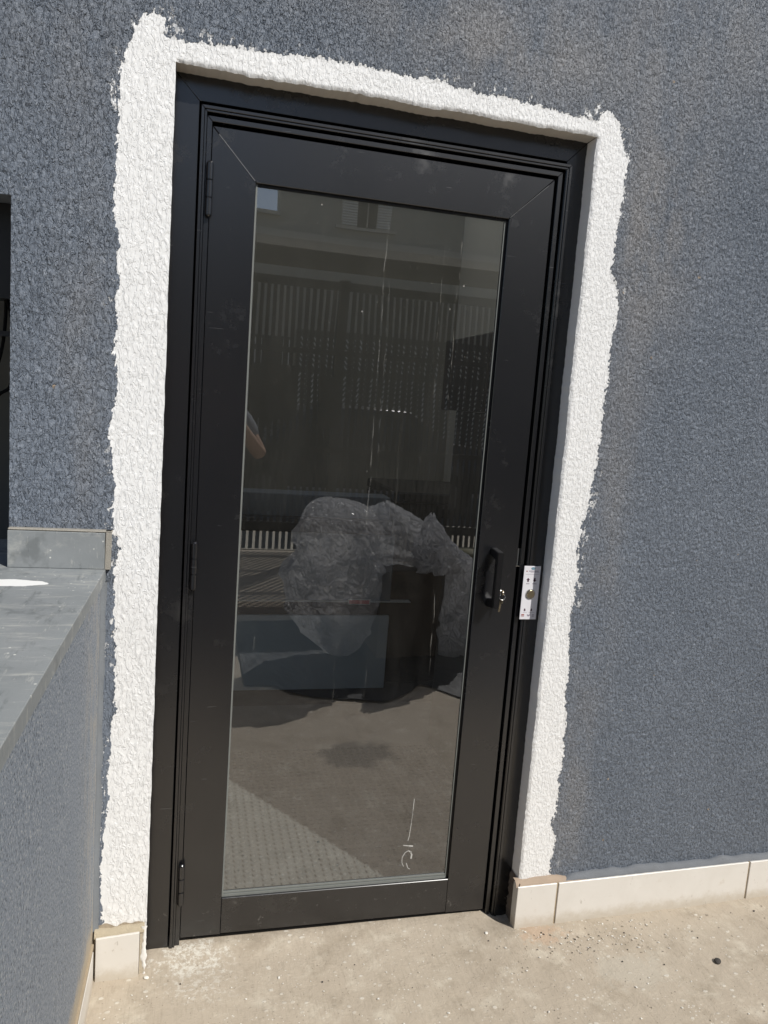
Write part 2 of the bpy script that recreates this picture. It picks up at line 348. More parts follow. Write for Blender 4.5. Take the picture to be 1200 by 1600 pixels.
# ------------------------------------------------------------------ ground
DX0, DX1, DZ1 = -.083, .960, 2.200          # door opening
WY = -.070                                   # wall face
xs = segs(-40, 8, -8, 1.0, -1.0, .1, -.3, .012, 1.95, .1, 3, 1.0, 8, 8, 40)
ys = segs(-60, 10, -20, 2, -8, .3, -3, .08, -.6, .010, .03)
GXm, GYm = np.meshgrid(xs, ys)
wallz = -.033 + .026 * np.clip(GXm + .2, -.3, 2.2)
doorz = -.014 + .010 * np.clip(GXm, -.3, 1.0)
s_ = sstep(-.10, -.01, GYm); inside = sstep(DX0 - .01, DX0, GXm) * sstep(DX1 + .03, DX1 - .02, GXm)
gz = wallz + (doorz - wallz) * s_ * inside
gz += -.012 * inside * sstep(.84, .95, GXm) * sstep(-.09, -.03, GYm)
gz = gz * sstep(-6, -1, GYm) + (-.03) * (1 - sstep(-6, -1, GYm))
near = sstep(-3, -.6, GYm)
gz += near * (perlin(GXm / .16, GYm / .16) * .0022 + perlin(GXm / .04, GYm / .04, 2) * .0011)
P = np.stack([GXm, GYm, gz], -1)
gme = grid_mesh('ground', P, np.ones((len(ys) - 1, len(xs) - 1), bool))
tag(link('ground', gme, M_CONC), kind='structure')

# loose grit on the concrete (uncountable)
bm = bmesh.new()
def ground_z(x, y):
    w = -.033 + .026 * max(-.3 + 0, min(2.2, x + .2)); return w + .001
for i in range(520):
    x = random.uniform(-.2, 1.9); y = random.uniform(-.62, -.10)
    if random.random() < .45: x = random.gauss(1.15, .16); y = random.gauss(-.17, .05)
    if y > -.105: continue
    s = random.uniform(.0008, .0026) if random.random() < .93 else random.uniform(.0026, .0036)
    r = bmesh.ops.create_icosphere(bm, subdivisions=1, radius=s, matrix=Matrix.Translation((x, y, ground_z(x, y) + s * .35)) @ Matrix.Rotation(random.random() * 6, 4, 'Z') @ Matrix.Diagonal((1.3, .8, .55, 1)))
    mi = random.choice((0, 0, 0, 0, 1, 1, 1, 2))
    for v in r['verts']:
        v.co += Vector((random.uniform(-1, 1), random.uniform(-1, 1), random.uniform(-.5, .5))) * s * .3
        for f in v.link_faces: f.material_index = mi
M_CHIPW = plain('white_chip', (.70, .68, .62), .8, bump=0); M_CHIPG = plain('grey_grit', (.42, .37, .29), .9, bump=0); M_CHIPD = plain('dark_grit', (.05, .045, .04), .9, bump=0)
tag(bm_obj('grit', bm, [M_CHIPW, M_CHIPG, M_CHIPD]), 'white and grey grit scattered over the concrete', 'grit', kind='stuff')
def pebble(x, y, s, mat, label, name='pebble', fl=.6):
    bm = bmesh.new(); bmesh.ops.create_icosphere(bm, subdivisions=2, radius=s)
    for v in bm.verts:
        v.co *= 1 + .35 * mnoise.noise(v.co * 60 + Vector((x * 10, 0, 0))); v.co.z *= fl; v.co.x *= 1.3
    o = bm_obj(name, bm, mat, loc=(x, y, ground_z(x, y) + s * fl * .7), rot=(0, 0, x * 5)); tag(o, label, 'stone'); return o
pebble(1.461, -.325, .0085, M_CHIPD, 'dark stone chip lying alone on the concrete at the lower right')
pebble(.455, -.42, .0045, M_CHIPD, 'small dark stone at the lower middle of the concrete', fl=.7)
pebble(.86, -.10, .0045, M_CHIPW, 'pale pebble on the concrete just in front of the lock side of the door')
pebble(-.078, -.104, .0060, M_CHIPW, 'white plaster lump beside the single tile left of the door', 'plaster_lump')

# ------------------------------------------------------------------ house front wall
house = empty('house_wall', (0, 0, 0), 'dark blue grey stucco house wall with rough white paint band round the black door', 'wall')
OUT = [(-0.099, -.1), (-0.099, .095), (-0.192, 0.102), (-0.199, 0.227), (-0.193, 0.366), (-0.186, 0.537), (-0.178, 0.704), (-0.179, 0.867), (-0.187, 0.948), (-0.186, 1.027), (-0.18, 1.09), (-0.195, 1.182), (-0.193, 1.274), (-0.206, 1.393), (-0.191, 1.483), (-0.199, 1.564), (-0.198, 1.656), (-0.19, 1.727), (-0.201, 1.762), (-0.192, 1.805), (-0.205, 1.83), (-0.206, 1.907), (-0.206, 1.959), (-0.202, 2.03), (-0.2, 2.071), (-0.2, 2.136), (-0.194, 2.191), (-0.173, 2.259), (-0.154, 2.291), (-0.127, 2.299), (-0.108, 2.29), (-0.107, 2.251), (-0.078, 2.248), (-0.009, 2.252), (0.091, 2.256), (0.207, 2.263), (0.297, 2.268), (0.39, 2.263), (0.485, 2.265), (0.584, 2.255), (0.634, 2.254), (0.761, 2.252), (0.895, 2.24), (0.956, 2.237), (0.962, 2.261), (0.984, 2.265), (1.024, 2.237), (1.038, 2.186), (1.055, 2.158), (1.055, 2.082), (1.046, 2.008), (1.048, 1.947), (1.043, 1.873), (1.071, 1.819), (1.077, 1.752), (1.065, 1.668), (1.072, 1.587), (1.063, 1.546), (1.066, 1.443), (1.062, 1.372), (1.048, 1.247), (1.035, 1.139), (1.042, 1.048), (1.035, 0.938), (1.047, 0.788), (1.048, 0.673), (1.054, 0.576), (1.058, 0.504), (1.055, 0.407), (1.057, 0.355), (1.045, 0.31), (1.065, 0.248), (1.055, 0.204), (1.066, 0.125), (1.066, -.1)]
def jx_left(z): return perlin(z / .05, z * 0, 3) * .0012
def jx_right(z): return perlin(z / .12, z * 0, 5) * .0022 + perlin(z / .012, z * 0, 6) * .0012
def jz_top(x): return perlin(x / .10, x * 0, 7) * .003 + perlin(x / .013, x * 0, 8) * .0022 + perlin(x / .031, x * 0, 9) * .002
def relief(X, Z):
    wx = perlin(X / .03, Z / .03, 11) * .010; wz = perlin(X / .03, Z / .03, 12) * .012
    left = sstep(.55, -.1, X) ; top = sstep(2.25, 2.6, Z)
    sx = .0105 + .004 * left; 
    a = perlin((X + wx * .6) / .0050, (Z + wz * .6) / .0078, 13); b = perlin((X + wx) / .0070, (Z + wz) / .0135, 14)
    c = perlin((X + wx * .5) / .0060, (Z + wz) / .026, 15)
    n = a * (1 - left) + b * left; n = n * (1 - top * .7) + c * top * .7
    h = .40 * sstep(-.08, .20, n) + .30 * sstep(-.25, .5, perlin((X + wz) / .0052, (Z + wx) / .0110, 16)) + .16 * sstep(.0, .3, perlin((X + wx * .4) / .0085, Z / .040, 18)) + .16 * (perlin(X / .05, Z / .07, 17) + .5)
    return np.clip(h, 0, 1)
stp = .0031
xw = segs(-.48, stp, -.418, stp, DX0, stp, DX1, stp, 2.06)
zw = segs(-.07, stp * 1.4, .1, stp, 1.044, stp, 1.872, stp, DZ1, stp, 2.78)
XX, ZZ = np.meshgrid(xw, zw)
H = relief(XX, ZZ)
# smooth zones: cove next to side wall, cement line above the tiles
smo = np.maximum(sstep(-.168, -.19, XX + perlin(ZZ / .06, XX * 0, 21) * .012) * sstep(1.03, 1.0, ZZ), 0)
cem_l = sstep(.118, .104, ZZ + perlin(XX / .03, XX * 0, 22) * .012) * (XX < -.09)
smo = np.maximum(smo, cem_l)
edge_fade = np.ones_like(XX)
# signed distance to the white paint outline
po = np.array(OUT); sdist = np.full(XX.shape, 1e9); inside_ = np.zeros(XX.shape, bool)
for i in range(len(po)):
    a, b = po[i], po[(i + 1) % len(po)]
    d = b - a; L2 = d @ d + 1e-12
    t = np.clip(((XX - a[0]) * d[0] + (ZZ - a[1]) * d[1]) / L2, 0, 1)
    sdist = np.minimum(sdist, np.hypot(XX - a[0] - t * d[0], ZZ - a[1] - t * d[1]))
    if (a[1] != b[1]):
        cnd = ((a[1] > ZZ) != (b[1] > ZZ)) & (XX < (b[0] - a[0]) * (ZZ - a[1]) / (b[1] - a[1]) + a[0]); inside_ ^= cnd
sdv = np.where(inside_, sdist, -sdist)
dust = np.zeros_like(XX)
for (cx, cz, rx, rz, am) in ((1.16, 2.02, .13, .28, 1.0), (.72, 2.36, .30, .12, .9), (-.27, 1.55, .05, .5, .45), (1.1, .35, .06, .3, .7), (1.12, 1.3, .07, .6, .6), (-.30, 2.2, .15, .15, .3), (1.3, 2.5, .4, .15, .5), (.2, 2.45, .35, .10, .35)):
    dust += am * np.exp(-((XX - cx) / rx) ** 2 - ((ZZ - cz) / rz) ** 2)
YY = WY - H * .0032 * (1 - .85 * smo) * (1 - .58 * sstep(-.004, .006, sdv)) - perlin(XX / .35, ZZ / .35, 23) * .0015
YY = YY - .006 * smo * 0
XJ = XX.copy(); ZJ = ZZ.copy()
# uneven arrises of the door opening
wr = sstep(DX1 + .03, DX1, XX) * (XX >= DX1 - 1e-6) * (ZZ <= DZ1 + .03); XJ += wr * jx_right(ZZ)
wl = sstep(DX0 - .02, DX0, XX) * (XX <= DX0 + 1e-6) * (ZZ <= DZ1 + .02); XJ += wl * jx_left(ZZ)
wt = sstep(DZ1 + .03, DZ1, ZZ) * (ZZ >= DZ1 - 1e-6) * (XX > DX0 - .03) * (XX < DX1 + .03); ZJ += wt * jz_top(XX)
# rounded arris
YY += .004 * (np.exp(-((XX - DX1) / .004) ** 2) * (XX >= DX1 - 1e-6) * (ZZ < DZ1) + np.exp(-((ZZ - DZ1) / .004) ** 2) * (ZZ >= DZ1 - 1e-6) * (XX > DX0) * (XX < DX1))
xc = (xw[:-1] + xw[1:]) / 2; zc = (zw[:-1] + zw[1:]) / 2
XC, ZC = np.meshgrid(xc, zc)
keep = ~((XC > DX0) & (XC < DX1) & (ZC < DZ1)) & ~((XC < -.418) & (ZC < 1.872) & (ZC > 1.044))
wme = grid_mesh('stucco', np.stack([XJ, YY, ZJ], -1), keep, {'sd': sdv, 'h': H * (1 - smo) + .55 * smo, 'dust': dust, 'cement': cem_l, 'smooth': smo})
link('stucco_face', wme, M_STUCCO, house)
# reveals of the opening (strips that start exactly on the arris)
def strip(name, pts_front, pts_back, mat):
    Pg = np.array([pts_front, pts_back]); n = 8
    rows = np.array([Pg[0] * (1 - t) + Pg[1] * t for t in np.linspace(0, 1, n)])
    me = grid_mesh(name, rows, np.ones((n - 1, rows.shape[1] - 1), bool)); return link(name, me, mat, house)
def col_at(xv, lo, hi, sel):
    ix = int(np.argmin(abs(xw - xv))); rr = [j for j in range(len(zw)) if lo - 1e-6 <= zw[j] <= hi + 1e-6]
    return [(XJ[j, ix], YY[j, ix], ZJ[j, ix]) for j in rr]
def row_at(zv, lo, hi):
    iz = int(np.argmin(abs(zw - zv))); rr = [j for j in range(len(xw)) if lo - 1e-6 <= xw[j] <= hi + 1e-6]
    return [(XJ[iz, j], YY[iz, j], ZJ[iz, j]) for j in rr]
fr = col_at(DX1, -.07, DZ1, 0); strip('reveal', fr, [(DX1 + .004 + .5 * (x - DX1), .03, z) for x, y, z in fr], M_REVEAL_R)
fl = col_at(DX0, -.07, DZ1, 0); strip('reveal', fl, [(DX0 - .010, .03, z) for x, y, z in fl], M_BROWN)
ft = row_at(DZ1, DX0, DX1); strip('reveal', ft, [(x, .03, DZ1 + .002 + .3 * (z - DZ1)) for x, y, z in ft], M_REVEAL)
fw = col_at(-.418, 1.044, 1.872, 0); strip('window_reveal', fw, [(x - .004, .10, z) for x, y, z in fw], M_STUCCO)
fw = row_at(1.872, -.48, -.418); strip('window_reveal', [(-2, WY, 1.872)] + fw, [(-2, .10, 1.872)] + [(x, .10, z) for x, y, z in fw], M_GREYP)
M_PALEIN = plain('pale_bounce_render', (.66, .65, .62), .85, var=.05, nscale=3)  # kept pale to bounce light into the passage
# plain continuation of the wall beyond the detailed area
for b in ((2.06, 9, WY - .001, .10, -.1, 8.6), (DX0 - .5 + .003, 2.06, WY - .001, .10, 2.78, 8.6), (-9, -.48, WY - .001, .10, 1.872, 8.6), (-9, -.80, WY - .001, .10, -.1, 1.04), (-9, -1.9, WY - .001, .10, 1.04, 1.872)):
    box('wall_mass', b, M_PALEIN, house)  # unseen upper wall made tall to keep sun off the passage
box('wall_core', (-.80, DX0 - .012, .012, .10, -.1, 1.04), M_GREYP, house)
box('wall_core', (-.414, DX0 - .012, .012, .10, 1.04, 2.78), M_GREYP, house)
box('wall_core', (DX1 + .008, 2.06, .012, .10, -.1, 2.78), M_PALEIN, house)
box('wall_core', (DX0 - .012, DX1 + .008, .032, .10, DZ1 + .01, 2.78), M_GREYP, house)
box('wall_core', (-.48, -.414, .012, .10, 1.875, 2.78), M_GREYP, house)

# base tiles
def tile(x0, x1, z0l, z0r, z1l, z1r, y0=-.094, y1=-.062):
    bm = bmesh.new(); add_prism(bm, [(x0, z0l), (x1, z0r), (x1, z1r), (x0, z1l)], y0, y1)
    bmesh.ops.bevel(bm, geom=list(bm.edges), offset=.0012, segments=1, affect='EDGES')
    return bm_obj('base_tile', bm, M_TILE, house)
tile(-.2055, -.0995, -.034, -.031, .088, .0955)
tile(.948, 1.0725, -.008, -.004, .1275, .1295)
tile(1.0785, 1.733, -.004, .013, .1295, .143)
tile(1.739, 2.394, .013, .030, .143, .155)
tile(2.40, 3.05, .02, .03, .155, .165)
# mortar between and above them (uneven)
def mortar(name, x0, x1, zl, zr, th, y0, mat, seed, y1=-.064):
    n = max(8, int((x1 - x0) / .012)); xsr = np.linspace(x0, x1, n); m = 5
    rows = []
    for k in range(m + 2):
        if k == 0: yy = y1; t = 1.0
        elif k == m + 1: yy = y0; t = -.25
        else: t = 1 - (k - 1) / (m - 1); yy = y0 + (y1 - y0) * .45 * t ** 1.5
        base = zl + (zr - zl) * (xsr - x0) / (x1 - x0)
        w = th * (1 + .5 * perlin(xsr / .05, xsr * 0, seed)) * (sstep(x1, x1 - .09, xsr) if seed == 33 else sstep(x0, x0 + .05, xsr) if seed == 31 else 1)
        rows.append(np.stack([xsr, yy + perlin(xsr / .02, xsr * 0 + k * .7, seed + 1) * .0012, base + w * max(t, 0) + (-.003 if t < 0 else 0)], -1))
    me = grid_mesh(name, np.array(rows)[::-1], np.ones((len(rows) - 1, n - 1), bool)); return link(name, me, mat, house)
mortar('mortar', 1.09, 3.0, .132, .160, .016, -.089, M_GREYP, 31)
mortar('mortar', .944, 1.17, .127, .132, .012, -.090, M_ORANGE, 33)
mortar('mortar', -.21, -.088, .088, .095, .013, -.0885, plain('sandy_cement', (.42, .36, .26), .9, var=.2, nscale=30, bump=.8, bdist=.003), 35)
M_GROUTL = plain('pale_mortar', (.44, .38, .29), .9, var=.2, nscale=30, bump=.8, bdist=.003)
box('mortar', (-.0985, -.088, -.084, -.06, -.05, .10), M_GROUTL, house)
box('mortar', (1.0730, 1.0780, -.0905, -.06, -.03, .130), M_GROUT, house)
box('mortar', (1.7335, 1.7385, -.0905, -.06, -.03, .143), M_GROUT, house)
# broken plaster core at the end of the right-hand tiles
zz = np.linspace(-.04, .135, 30); rows = []
for k in range(12):
    t = k / 11; yy = -.0925 + t * .11
    rows.append(np.stack([.9475 + t * .010 + np.abs(perlin(zz / .022, zz * 0 + k * .45, 51)) * .010 + perlin(zz / .007, zz * 0 + k, 52) * .0025 + (zz > .128) * .004, yy + 0 * zz, zz], -1))
link('broken_render', grid_mesh('broken_render', np.array(rows), np.ones((11, 29), bool), smooth=False), plain('dark_dirty_plaster', (.17, .14, .115), .9, var=.5, nscale=55, bump=.9, bdist=.004), house)
# white paint run-off on the left arris
zz = np.linspace(-.034, .108, 44); tt = np.linspace(-1, 1, 7); rows = []
for t in tt:
    wd_ = .0042 + perlin(zz / .014, zz * 0, 71) * .004 + .0012 * np.sin(zz * 90)
    rows.append(np.stack([-.0868 + t * wd_ + perlin(zz / .03, zz * 0, 72) * .002, -.0845 - .0022 * (1 - t * t) + 0 * zz, zz], -1))
link('paint_run', grid_mesh('paint_run', np.array(rows)[::-1], np.ones((6, 43), bool)), plain('white_wall_paint', (.72, .71, .68), .6), house)

# ------------------------------------------------------------------ low side wall with slate ledge
low = empty('low_wall', (-.212, -.07, 0), 'low blue grey side wall topped by a dark slate ledge, left of the door', 'wall', rz=math.radians(-1.15))
def lowp(o): o.location = Vector(o.location) - Vector((-.212, -.07, 0)); o.parent = low; return o
lowp(box('wall_body', (-.72, -.214, -2.9, -.0735, -.1, 1.0145), M_SIDE))
lowp(box('ledge_slab', (-.80, -.2035, -2.92, -.0745, 1.0155, 1.0475), M_SLATE, bevel=.0012))
lowp(box('ledge_slab', (-1.9, -.419, -.074, .25, 1.0155, 1.0475), M_SLATE))
lowp(box('slate_upstand', (-.4175, -.2055, -.0930, -.068, 1.048, 1.1345), M_SLATE, bevel=.001))
# curved paint cove in the corner and cement line
bm = bmesh.new(); zz = np.linspace(.10, 1.013, 60)
rowsA = []
for k in range(6):
    t = k / 5; ang = t * math.pi / 2
    r_ = .012 + perlin(zz / .08, zz * 0, 41) * .004
    rowsA.append(np.stack([-.2145 + r_ * 1.1 * (1 - math.cos(ang)) * 1.0 + 0 * zz, -.0715 - r_ * (1 - math.sin(ang)) - .0028, zz], -1))
cme = grid_mesh('cove', np.array(rowsA), np.ones((5, 59), bool)); lowp(link('corner_cove', cme, plain('grey_cove_paint', (.175, .19, .205), .55, var=.2, nscale=20, bump=.5, bdist=.002)))
bm = bmesh.new(); add_box(bm, -.2045, -.193, -.0915, -.070, 1.0475, 1.140); 
for v in bm.verts: v.co.x += random.uniform(-.002, .002)
lowp(bm_obj('cement_joint', bm, M_DUSTG))
lowp(box('cement_joint', (-.4175, -.19, -.0915, -.069, 1.135, 1.1400), M_DUSTG, bevel=.002))
for k in range(5):
    lowp(box('skirting_tile', (-.216, -.2075, -.108 - .452 * (k + 1) + .004, -.108 - .452 * k, -.06, .066), M_TILE, bevel=.001))
lowp(box('skirting_mortar', (-.216, -.2085, -2.4, -.096, .0665, .080), M_GROUT, bevel=.002))

# ------------------------------------------------------------------ glass door
door = empty('glass_door', (.44, 0, 0), 'tall black aluminium door with one large tinted glass pane', 'door')
def dp(o): o.location = Vector(o.location) - Vector((.44, 0, 0)); o.parent = door; return o
def prism_xz(name, pts, y0, y1, mat, bev=.0012, sm=False):
    bm = bmesh.new(); add_prism(bm, pts, y0, y1)
    if bev: bmesh.ops.bevel(bm, geom=list(bm.edges), offset=bev, segments=1, affect='EDGES')
    return dp(bm_obj(name, bm, mat))
LW, LH = .886, 2.100
GX0, GX1, GZ0, GZ1 = .1095, .7655, .1115, 1.9855
g = .0003
Y0, Y1 = -.006, .034
prism_xz('leaf_stile', [(.0025, .004), (GX0, .004), (GX0, GZ1 + g), (.0025, LH - g)], Y0, Y1, M_BLACK)
prism_xz('leaf_stile', [(GX1 + g, .004), (LW - .002, .004), (LW - .002, LH - g), (GX1 + g, GZ1 + g)], Y0, Y1, M_BLACK)
prism_xz('leaf_rail', [(.0035, LH), (GX0 + g, GZ1 + 2 * g), (GX1 - g, GZ1 + 2 * g), (LW - .003, LH)], Y0, Y1, M_BLACK)
prism_xz('leaf_rail', [(GX0 + g * 2, .006), (GX1 - g, .006), (GX1 - g, GZ0), (GX0 + g * 2, GZ0)], Y0 + .0004, Y1, M_BLACK)
M_SEAM = plain('pale_grey_seam', (.30, .30, .30), .4, metal=.6, bump=0)  # thin pale strip laid along the mitre joints
def seam(x0, z0, x1, z1, w, y):
    d = Vector((x1 - x0, z1 - z0)).normalized() * w; nx_, nz_ = -d.y, d.x
    prism_xz('mitre_seam', [(x0, z0), (x1, z1), (x1 + nx_, z1 + nz_), (x0 + nx_, z0 + nz_)], y, y + .003, M_SEAM, 0)
seam(.018, 2.083, GX0 - .003, GZ1 + .004, .0011, Y0 - .0002); seam(.868, 2.083, GX1 + .003, GZ1 + .004, .0005, Y0 - .0002)
seam(DX0 + .012, 2.189, -.030, 2.150, .0005, -.0143)
dp(box('door_sweep', (.006, LW - .006, .0, .02, -.004, .006), M_GAP))
# glazing beads
bw = .0045
M_BEADD = plain('dark_glazing_gasket', (.012, .012, .013), .5, bump=0)
dp(box('glazing_bead', (GX0, GX0 + bw, .001, .0075, GZ0 + .0, GZ1), M_BEAD))
dp(box('glazing_bead', (GX1 - bw, GX1, .003, .0075, GZ0, GZ1), M_BEADD))
dp(box('glazing_bead', (GX1 - bw - .003, GX1 - bw - .0004, .004, .0075, GZ0, GZ1), M_BEAD))
dp(box('glazing_bead', (GX0 + bw, GX1 - bw, .002, .0075, GZ1 - bw, GZ1), M_BEADD))
dp(box('glazing_bead', (GX0 + bw, GX1 - bw - .004, .001, .0075, GZ0, GZ0 + .007), M_BEAD))
dp(box('glazing_bead', (GX0 + bw, GX1 - bw - .004, .004, .0078, GZ0 + .0085, GZ0 + .013), M_BEAD))
# pane: front sheet reflective, the rest clear
bm = bmesh.new(); add_box(bm, GX0 + .001, GX1 - .001, .008, .014, GZ0 + .001, GZ1 - .001)
for f in bm.faces: f.material_index = 0 if f.normal.y < -.5 else 1
bm.normal_update()
for f in bm.faces: f.material_index = 0 if f.normal.y < -.5 else 1
dp(bm_obj('glass_pane', bm, [M_GLASS, M_CLEAR]))
# chalk mark on the glass
bm = bmesh.new()
def stroke(pts, w, y=.0072):
    for (x0, z0), (x1, z1) in zip(pts[:-1], pts[1:]):
        d = Vector((x1 - x0, 0, z1 - z0)); n_ = Vector((-d.z, 0, d.x)).normalized() * w * random.uniform(.6, 1.2) / 2
        a, b = Vector((x0, 0, z0)), Vector((x1, 0, z1))
        for y0, y1 in ((y, y + .0006),):
            vs = [bm.verts.new((p.x, y0, p.z)) for p in (a - n_, b - n_, b + n_, a + n_)]; bm.faces.new(vs)
            ws = [bm.verts.new((p.x, y1, p.z)) for p in (a - n_, b - n_, b + n_, a + n_)]; bm.faces.new(ws[::-1])
            for i in range(4): bm.faces.new((vs[i], ws[i], ws[(i + 1) % 4], vs[(i + 1) % 4]))
stroke([(.644, .365), (.643, .33), (.641, .29), (.638, .25), (.635, .235)], .0016)
stroke([(.622, .222), (.640, .219), (.652, .217)], .0034)
stroke([(.640, .205), (.629, .198), (.622, .185), (.622, .168), (.628, .155)], .0026)
stroke([(.645, .200), (.650, .192), (.649, .178)], .0045); stroke([(.636, .165), (.641, .150), (.648, .145)], .0018)
stroke([(.640, .203), (.649, .198)], .003)
dp(bm_obj('chalk_mark', bm, plain('white_chalk', (.42, .42, .40), .9, var=.3, nscale=80)))
# frame: flange, moulding, inner strip
FYF, FYM, FYI = -.014, -.019, -.010
def uframe(name, x0, x1, z1, w, y0, y1, zb=-.03, bev=.0008):
    prism_xz(name, [(x0, zb), (x0 + w, zb), (x0 + w, z1 - w), (x0, z1)], y0, y1, M_BLACK, bev)
    prism_xz(name, [(x1 - w, zb), (x1, zb), (x1, z1), (x1 - w, z1 - w)], y0, y1, M_BLACK, bev)
    prism_xz(name, [(x0 + .0006, z1 + .0003), (x0 + w, z1 - w + .0006), (x1 - w, z1 - w + .0006), (x1 - .0006, z1 + .0003)], y0, y1, M_BLACK, bev)
uframe('frame_flange', DX0 - .004, DX1 + .008, 2.205, .062 - .004, FYF, .03)
uframe('frame_moulding', -.0245, .9245, 2.1395, .0075, FYM, .03)
uframe('frame_moulding', -.0165, .9165, 2.1315, .0055, FYM + .0025, .03)
uframe('frame_strip', -.0105, .9035, 2.1200, .0130 - .001, FYI, .03)
dp(box('frame_stop', (-.03, .0040, .0345, .060, -.02, 2.13), M_GAP)); dp(box('frame_stop', (.884, .93, .0345, .060, -.02, 2.13), M_GAP)); dp(box('frame_stop', (-.03, .93, .0345, .060, 2.098, 2.14), M_GAP))
dp(box('frame_stop', (.8865, .8895, .010, .034, -.02, 2.10), M_GAP))
dp(box('frame_back', (DX0 - .006, -.0012, .0305, .0340, -.02, 2.206), M_GAP)); dp(box('frame_back', (.8885, DX1 + .008, .0305, .0340, -.02, 2.206), M_GAP)); dp(box('frame_back', (-.001, .888, .0302, .0338, 2.1025, 2.206), M_GAP))
# hinges
def hinge(x, zt, zb):
    h = empty('hinge', (x, -.018, zb)); dp(h); L = zt - zb; n = 3
    for i in range(n):
        bm = bmesh.new(); add_cyl(bm, (0, 0, L * i / n + .001), (0, 0, L * (i + 1) / n - .001), .0085, seg=36)
        bmesh.ops.bevel(bm, geom=[e for e in bm.edges if abs(e.verts[0].co.z - e.verts[1].co.z) < 1e-5], offset=.001, segments=2, affect='EDGES')
        bm_obj('hinge_knuckle', bm, M_BLACK, h, False)
    bm = bmesh.new(); add_cyl(bm, (0, 0, -.002), (0, 0, L + .0025), .0058, seg=16); bm_obj('hinge_pin', bm, M_BLACK, h, True)
    bm = bmesh.new(); add_box(bm, -.004, .004, .006, .014, .002, L - .002); bm_obj('hinge_leaf', bm, M_BLACK, h)
for zt, zb in ((2.014, 1.894), (1.103, .983), (.227, .112)): hinge(.0, zt, zb)
# pull handle: D shape
HX = .811; HB = -.058
bm = bmesh.new()
prof = [(Y0, 1.111), (HB, 1.106), (HB, .950), (Y0, .941), (Y0, .965), (HB + .016, .972), (HB + .016, 1.083), (Y0, 1.088)]
f = [bm.verts.new((HX - .009, y, z)) for y, z in prof]; b = [bm.verts.new((HX + .009, y, z)) for y, z in prof]
bm.faces.new(f); bm.faces.new(b[::-1])
for i in range(8): bm.faces.new((f[i], b[i], b[(i + 1) % 8], f[(i + 1) % 8]))
bmesh.ops.recalc_face_normals(bm, faces=bm.faces); bmesh.ops.bevel(bm, geom=list(bm.edges), offset=.0018, segments=2, affect='EDGES')
M_GLOSSB = plain('glossy_black_plastic', (.007, .007, .008), .30, bump=0)
hd = dp(bm_obj('handle', bm, M_GLOSSB))
M_STEEL = plain('bright_steel', (.62, .61, .58), .25, metal=1.0, bump=0); M_BRASS = plain('worn_nickel', (.55, .47, .34), .28, metal=1.0, nscale=60, bump=0)
lc = empty('lock', (.838, Y0, .985)); dp(lc)
bm = bmesh.new(); add_cyl(bm, (0, 0, 0), (0, -.006, 0), .0105, .0095, 28); bm_obj('lock_rosette', bm, M_GLOSSB, lc, True)
bm = bmesh.new(); add_cyl(bm, (0, -.006, .002), (0, -.012, .002), .0062, seg=24); bm_obj('lock_cylinder', bm, M_STEEL, lc, True)
bm = bmesh.new(); add_cyl(bm, (-.008, 0, -.018), (-.008, -.004, -.018), .0032, seg=16); bm_obj('lock_screw', bm, M_STEEL, lc, True)
dp(box('strike_plate', (.8850, .8895, .0, .012, 1.062, 1.108), plain('pale_strike_plate', (.55, .55, .50), .4)))
dp(box('strike_lip', (.880, .893, -.0085, .0, 1.0585, 1.0612), M_STEEL))
# keys hanging in the lock
key = empty('key_ring', (.838, -.018, .985), 'small bunch of keys on a ring hanging from the door lock', 'keys')
bm = bmesh.new(); Mx = Matrix.Rotation(math.radians(80), 3, 'X') @ Matrix.Rotation(.2, 3, 'Y')
torus(bm, (.001, -.012, -.010), .0085, .0009, Matrix.Rotation(math.radians(75), 3, 'X')); bm_obj('split_ring', bm, M_STEEL, key)
bm = bmesh.new(); add_box(bm, -.0010, .0010, -.016, .004, -.0005, .0045, .0004); add_cyl(bm, (-.001, -.012, .002), (.001, -.012, .002), .0075, seg=20); bm_obj('key_in_lock', bm, M_BRASS, key)
bm = bmesh.new(); add_cyl(bm, (.0, -.0140, -.0235), (.001, -.0125, -.0235), .0062, seg=18)
add_box(bm, -.002, .002, -.0137, -.0127, -.053, -.028)
for k in range(4): add_box(bm, .002, .0034, -.0137, -.0127, -.050 + k * .005, -.047 + k * .005)
bm_obj('hanging_key', bm, M_BRASS, key, rot=(0, .12, 0))

# push plate with arrows on the frame
pl = empty('switch_plate', (.9255, -.021, .9865), 'white switch plate with two arrows and a round metal button on the door frame', 'switch')
PW, PH = .0505, .1545
box('plate', (-PW / 2, PW / 2, -.0025, 0, -PH / 2, PH / 2), plain('white_satin_plate', (.70, .69, .72), .35, var=.03, bump=0), pl, bevel=.0006)
M_INK = plain('dark_maroon_ink', (.05, .012, .03), .6, bump=0); M_INKG = plain('grey_ink', (.25, .22, .27), .6, bump=0); M_TEAL = plain('blue_grey_ink', (.16, .27, .34), .6, bump=0); M_RED = plain('red_brown_ink', (.30, .08, .07), .6, bump=0)
def flat(name, polys, mat, parent, y=-.00285, th=.0003):
    bm = bmesh.new()
    for p in polys:
        a = [bm.verts.new((x, y, z)) for x, z in p]; b = [bm.verts.new((x, y + th, z)) for x, z in p]; bm.faces.new(a); n = len(p)
        for i in range(n): bm.faces.new((a[i], b[i], b[(i + 1) % n], a[(i + 1) % n]))
    bmesh.ops.recalc_face_normals(bm, faces=bm.faces); return bm_obj(name, bm, mat, parent)
def rect(x, z, w, h): return [(x - w / 2, z - h / 2), (x + w / 2, z - h / 2), (x + w / 2, z + h / 2), (x - w / 2, z + h / 2)]
